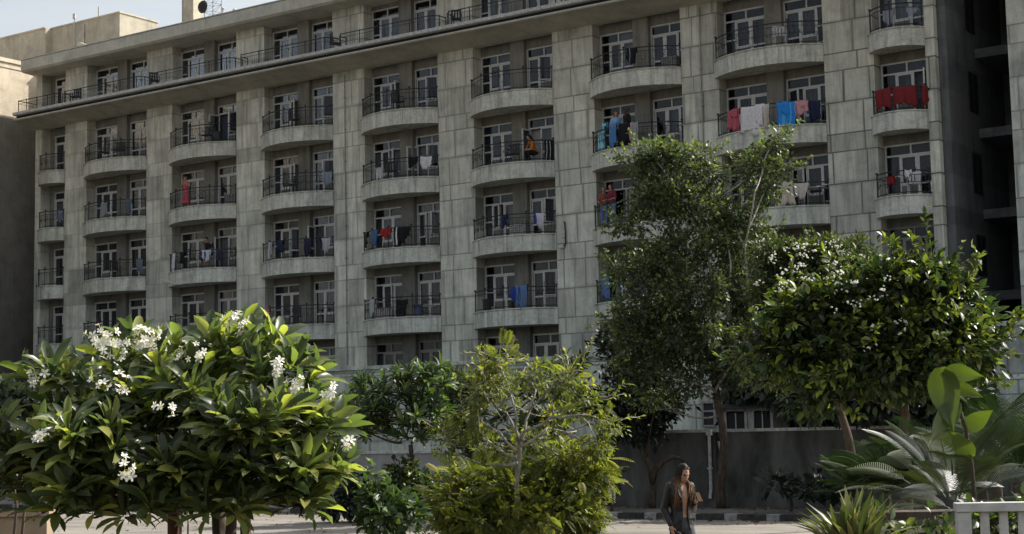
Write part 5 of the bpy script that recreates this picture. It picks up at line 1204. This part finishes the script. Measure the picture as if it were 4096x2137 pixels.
for s_ in(-1,1): b.box(s_*.105-.035,s_*.105+.035,-.142,-.135,.965,.985); b.box(s_*.10-.035,s_*.10+.035,-.150,-.143,1.20,1.215)
b.build('pocket_flap',M['leather'],jk)
c=MB()
for s_ in'LR': cap(c,P['hip'+s_],P['k'+s_],.098,.078,12); cap(c,P['k'+s_],P['a'+s_],.076,.062,12)
loft(c,[(0,0,.80,.13,.10),(0,0,.87,.168,.122),(0,0,.94,.160,.115),(0,0,1.0,.140,.104)],18)
for i,(zx,zz) in enumerate(((-.12,.80),(-.11,.72),(-.10,.66),(.10,.78),(.11,.70))): c.tube([(zx-.05,-.10,zz+.03),(zx,-.12,zz),(zx+.05,-.11,zz-.02)],[.012,.02,.010],8)
fuse(c,'trousers',M['trous'],t,.009,3)
h=MB(); rg=random.Random(5)
loft(h,[(0,.035,.05,.055,.050),(0,.04,.09,.070,.060),(0,.036,.13,.073,.070),(0,.028,.175,.073,.078),(0,.016,.21,.058,.074),(0,.012,.236,.028,.036)],18,None,H4)
for i in range(150):
    sd=1 if i%2 else -1; f=rg.random(); a=math.radians(42+f*125)  # 0 = front parting
    p0=H4@Vector((sd*.004,-.075+.13*f,.222-.03*abs(f-.5))); p1=H4@Vector((sd*.062*math.sin(a)+sd*.014,-.088*math.cos(a)*.85+.01,.185)); p2=H4@Vector((sd*(.080*math.sin(a)+.006),-.090*math.cos(a)+.012,.11)); p3=H4@Vector((sd*(.082*math.sin(a)+.006),-.080*math.cos(a)+.02,.02))
    L=rg.uniform(.16,.34); out=Vector((sd*(.06+.06*math.sin(a))+rg.gauss(0,.012),-.12*math.cos(a)-.02+rg.gauss(0,.012),0))
    z4=1.42; fr=max(0,math.cos(a)); p4=Vector((sd*(.075+.055*rg.random()),-.145*math.cos(a)+(.10 if fr==0 else -.02),z4)); p5=p4+Vector((sd*.01+rg.gauss(0,.012),-.02*fr+.01*(1-fr)+rg.gauss(0,.01),-L*.5)); p6=p5+Vector((rg.gauss(0,.015),rg.gauss(0,.01),-L*.5))
    rr=.0095; h.tube([p0,p1,p2,p3,p4,p5,p6],[rr*.6,rr,rr,rr,rr,rr*.8,rr*.15],5)
h.build('hair',M['hair'],t,smooth=True)
Wm=t.matrix_basis if False else Matrix.Translation(t.location)@Matrix.Rotation(math.radians(24),4,'Z')
ph=thing('phone',Wm@Vector((.105,-.29,1.265)),'small phone with a tan cover held in the walking woman\'s hand','phone',None,0)
ph.rotation_euler=(math.radians(-35),0,math.radians(30))
b=MB(); b.box(-.037,.037,-.006,.006,-.07,.07); b.build('case',cmat((.07,.035,.018)),ph,bevel=.005); b=MB(); b.box(-.033,.033,.0062,.0075,-.064,.064); b.build('screen',M['eye'],ph)

# fallen leaves and dust along the kerb
n=2600; P=[];Dv=[]
for i in range(n):
    lx=random.uniform(-22,34); ly=random.choice([random.gauss(-21.9,.35),random.gauss(-18.7,.4),random.uniform(-34,-18.6)])
    if -21.62<ly<-21.3: continue
    z=.145 if ly>-21.4 else .018
    P.append(fw(lx,ly,z)); Dv.append((random.gauss(0,1),random.gauss(0,1),random.gauss(0,.15)))
M['litter']=leaf_mat('dry_leaf',(.05,.035,.02),(.12,.085,.045),(.25,.20,.10),.8,.1,(1,1,1))
o=leaves('leaf_litter','rhomb',np.array([tuple(p) for p in P]),np.array(Dv),np.random.default_rng(3).uniform(.05,.14,len(P)),M['litter'],None,width=1.4); tag(o,'dry leaves scattered over the road and pavement','fallen leaves',kind='stuff')

for x_,z0,z1,lb in((-9.2,5.4,18.95,'thin dark rainwater pipe running down the stone pier left of mid picture'),(9.35,13.0,18.95,'short dark pipe high on the pier left of the washing line balcony')):
    b=MB(); b.tube([(0,-.05,z0),(0,-.05,(z0+z1)/2),(0,-.05,z1)],.022,6)
    for k in range(int((z1-z0)/1.5)): b.box(-.04,.04,-.08,-.002,z0+.4+1.5*k,z0+.44+1.5*k)
    o=b.build('rainwater_pipe',M['frame_d']); o.location=fw(x_,0,0); o.rotation_euler=(0,0,RZ); tag(o,lb,'pipe')
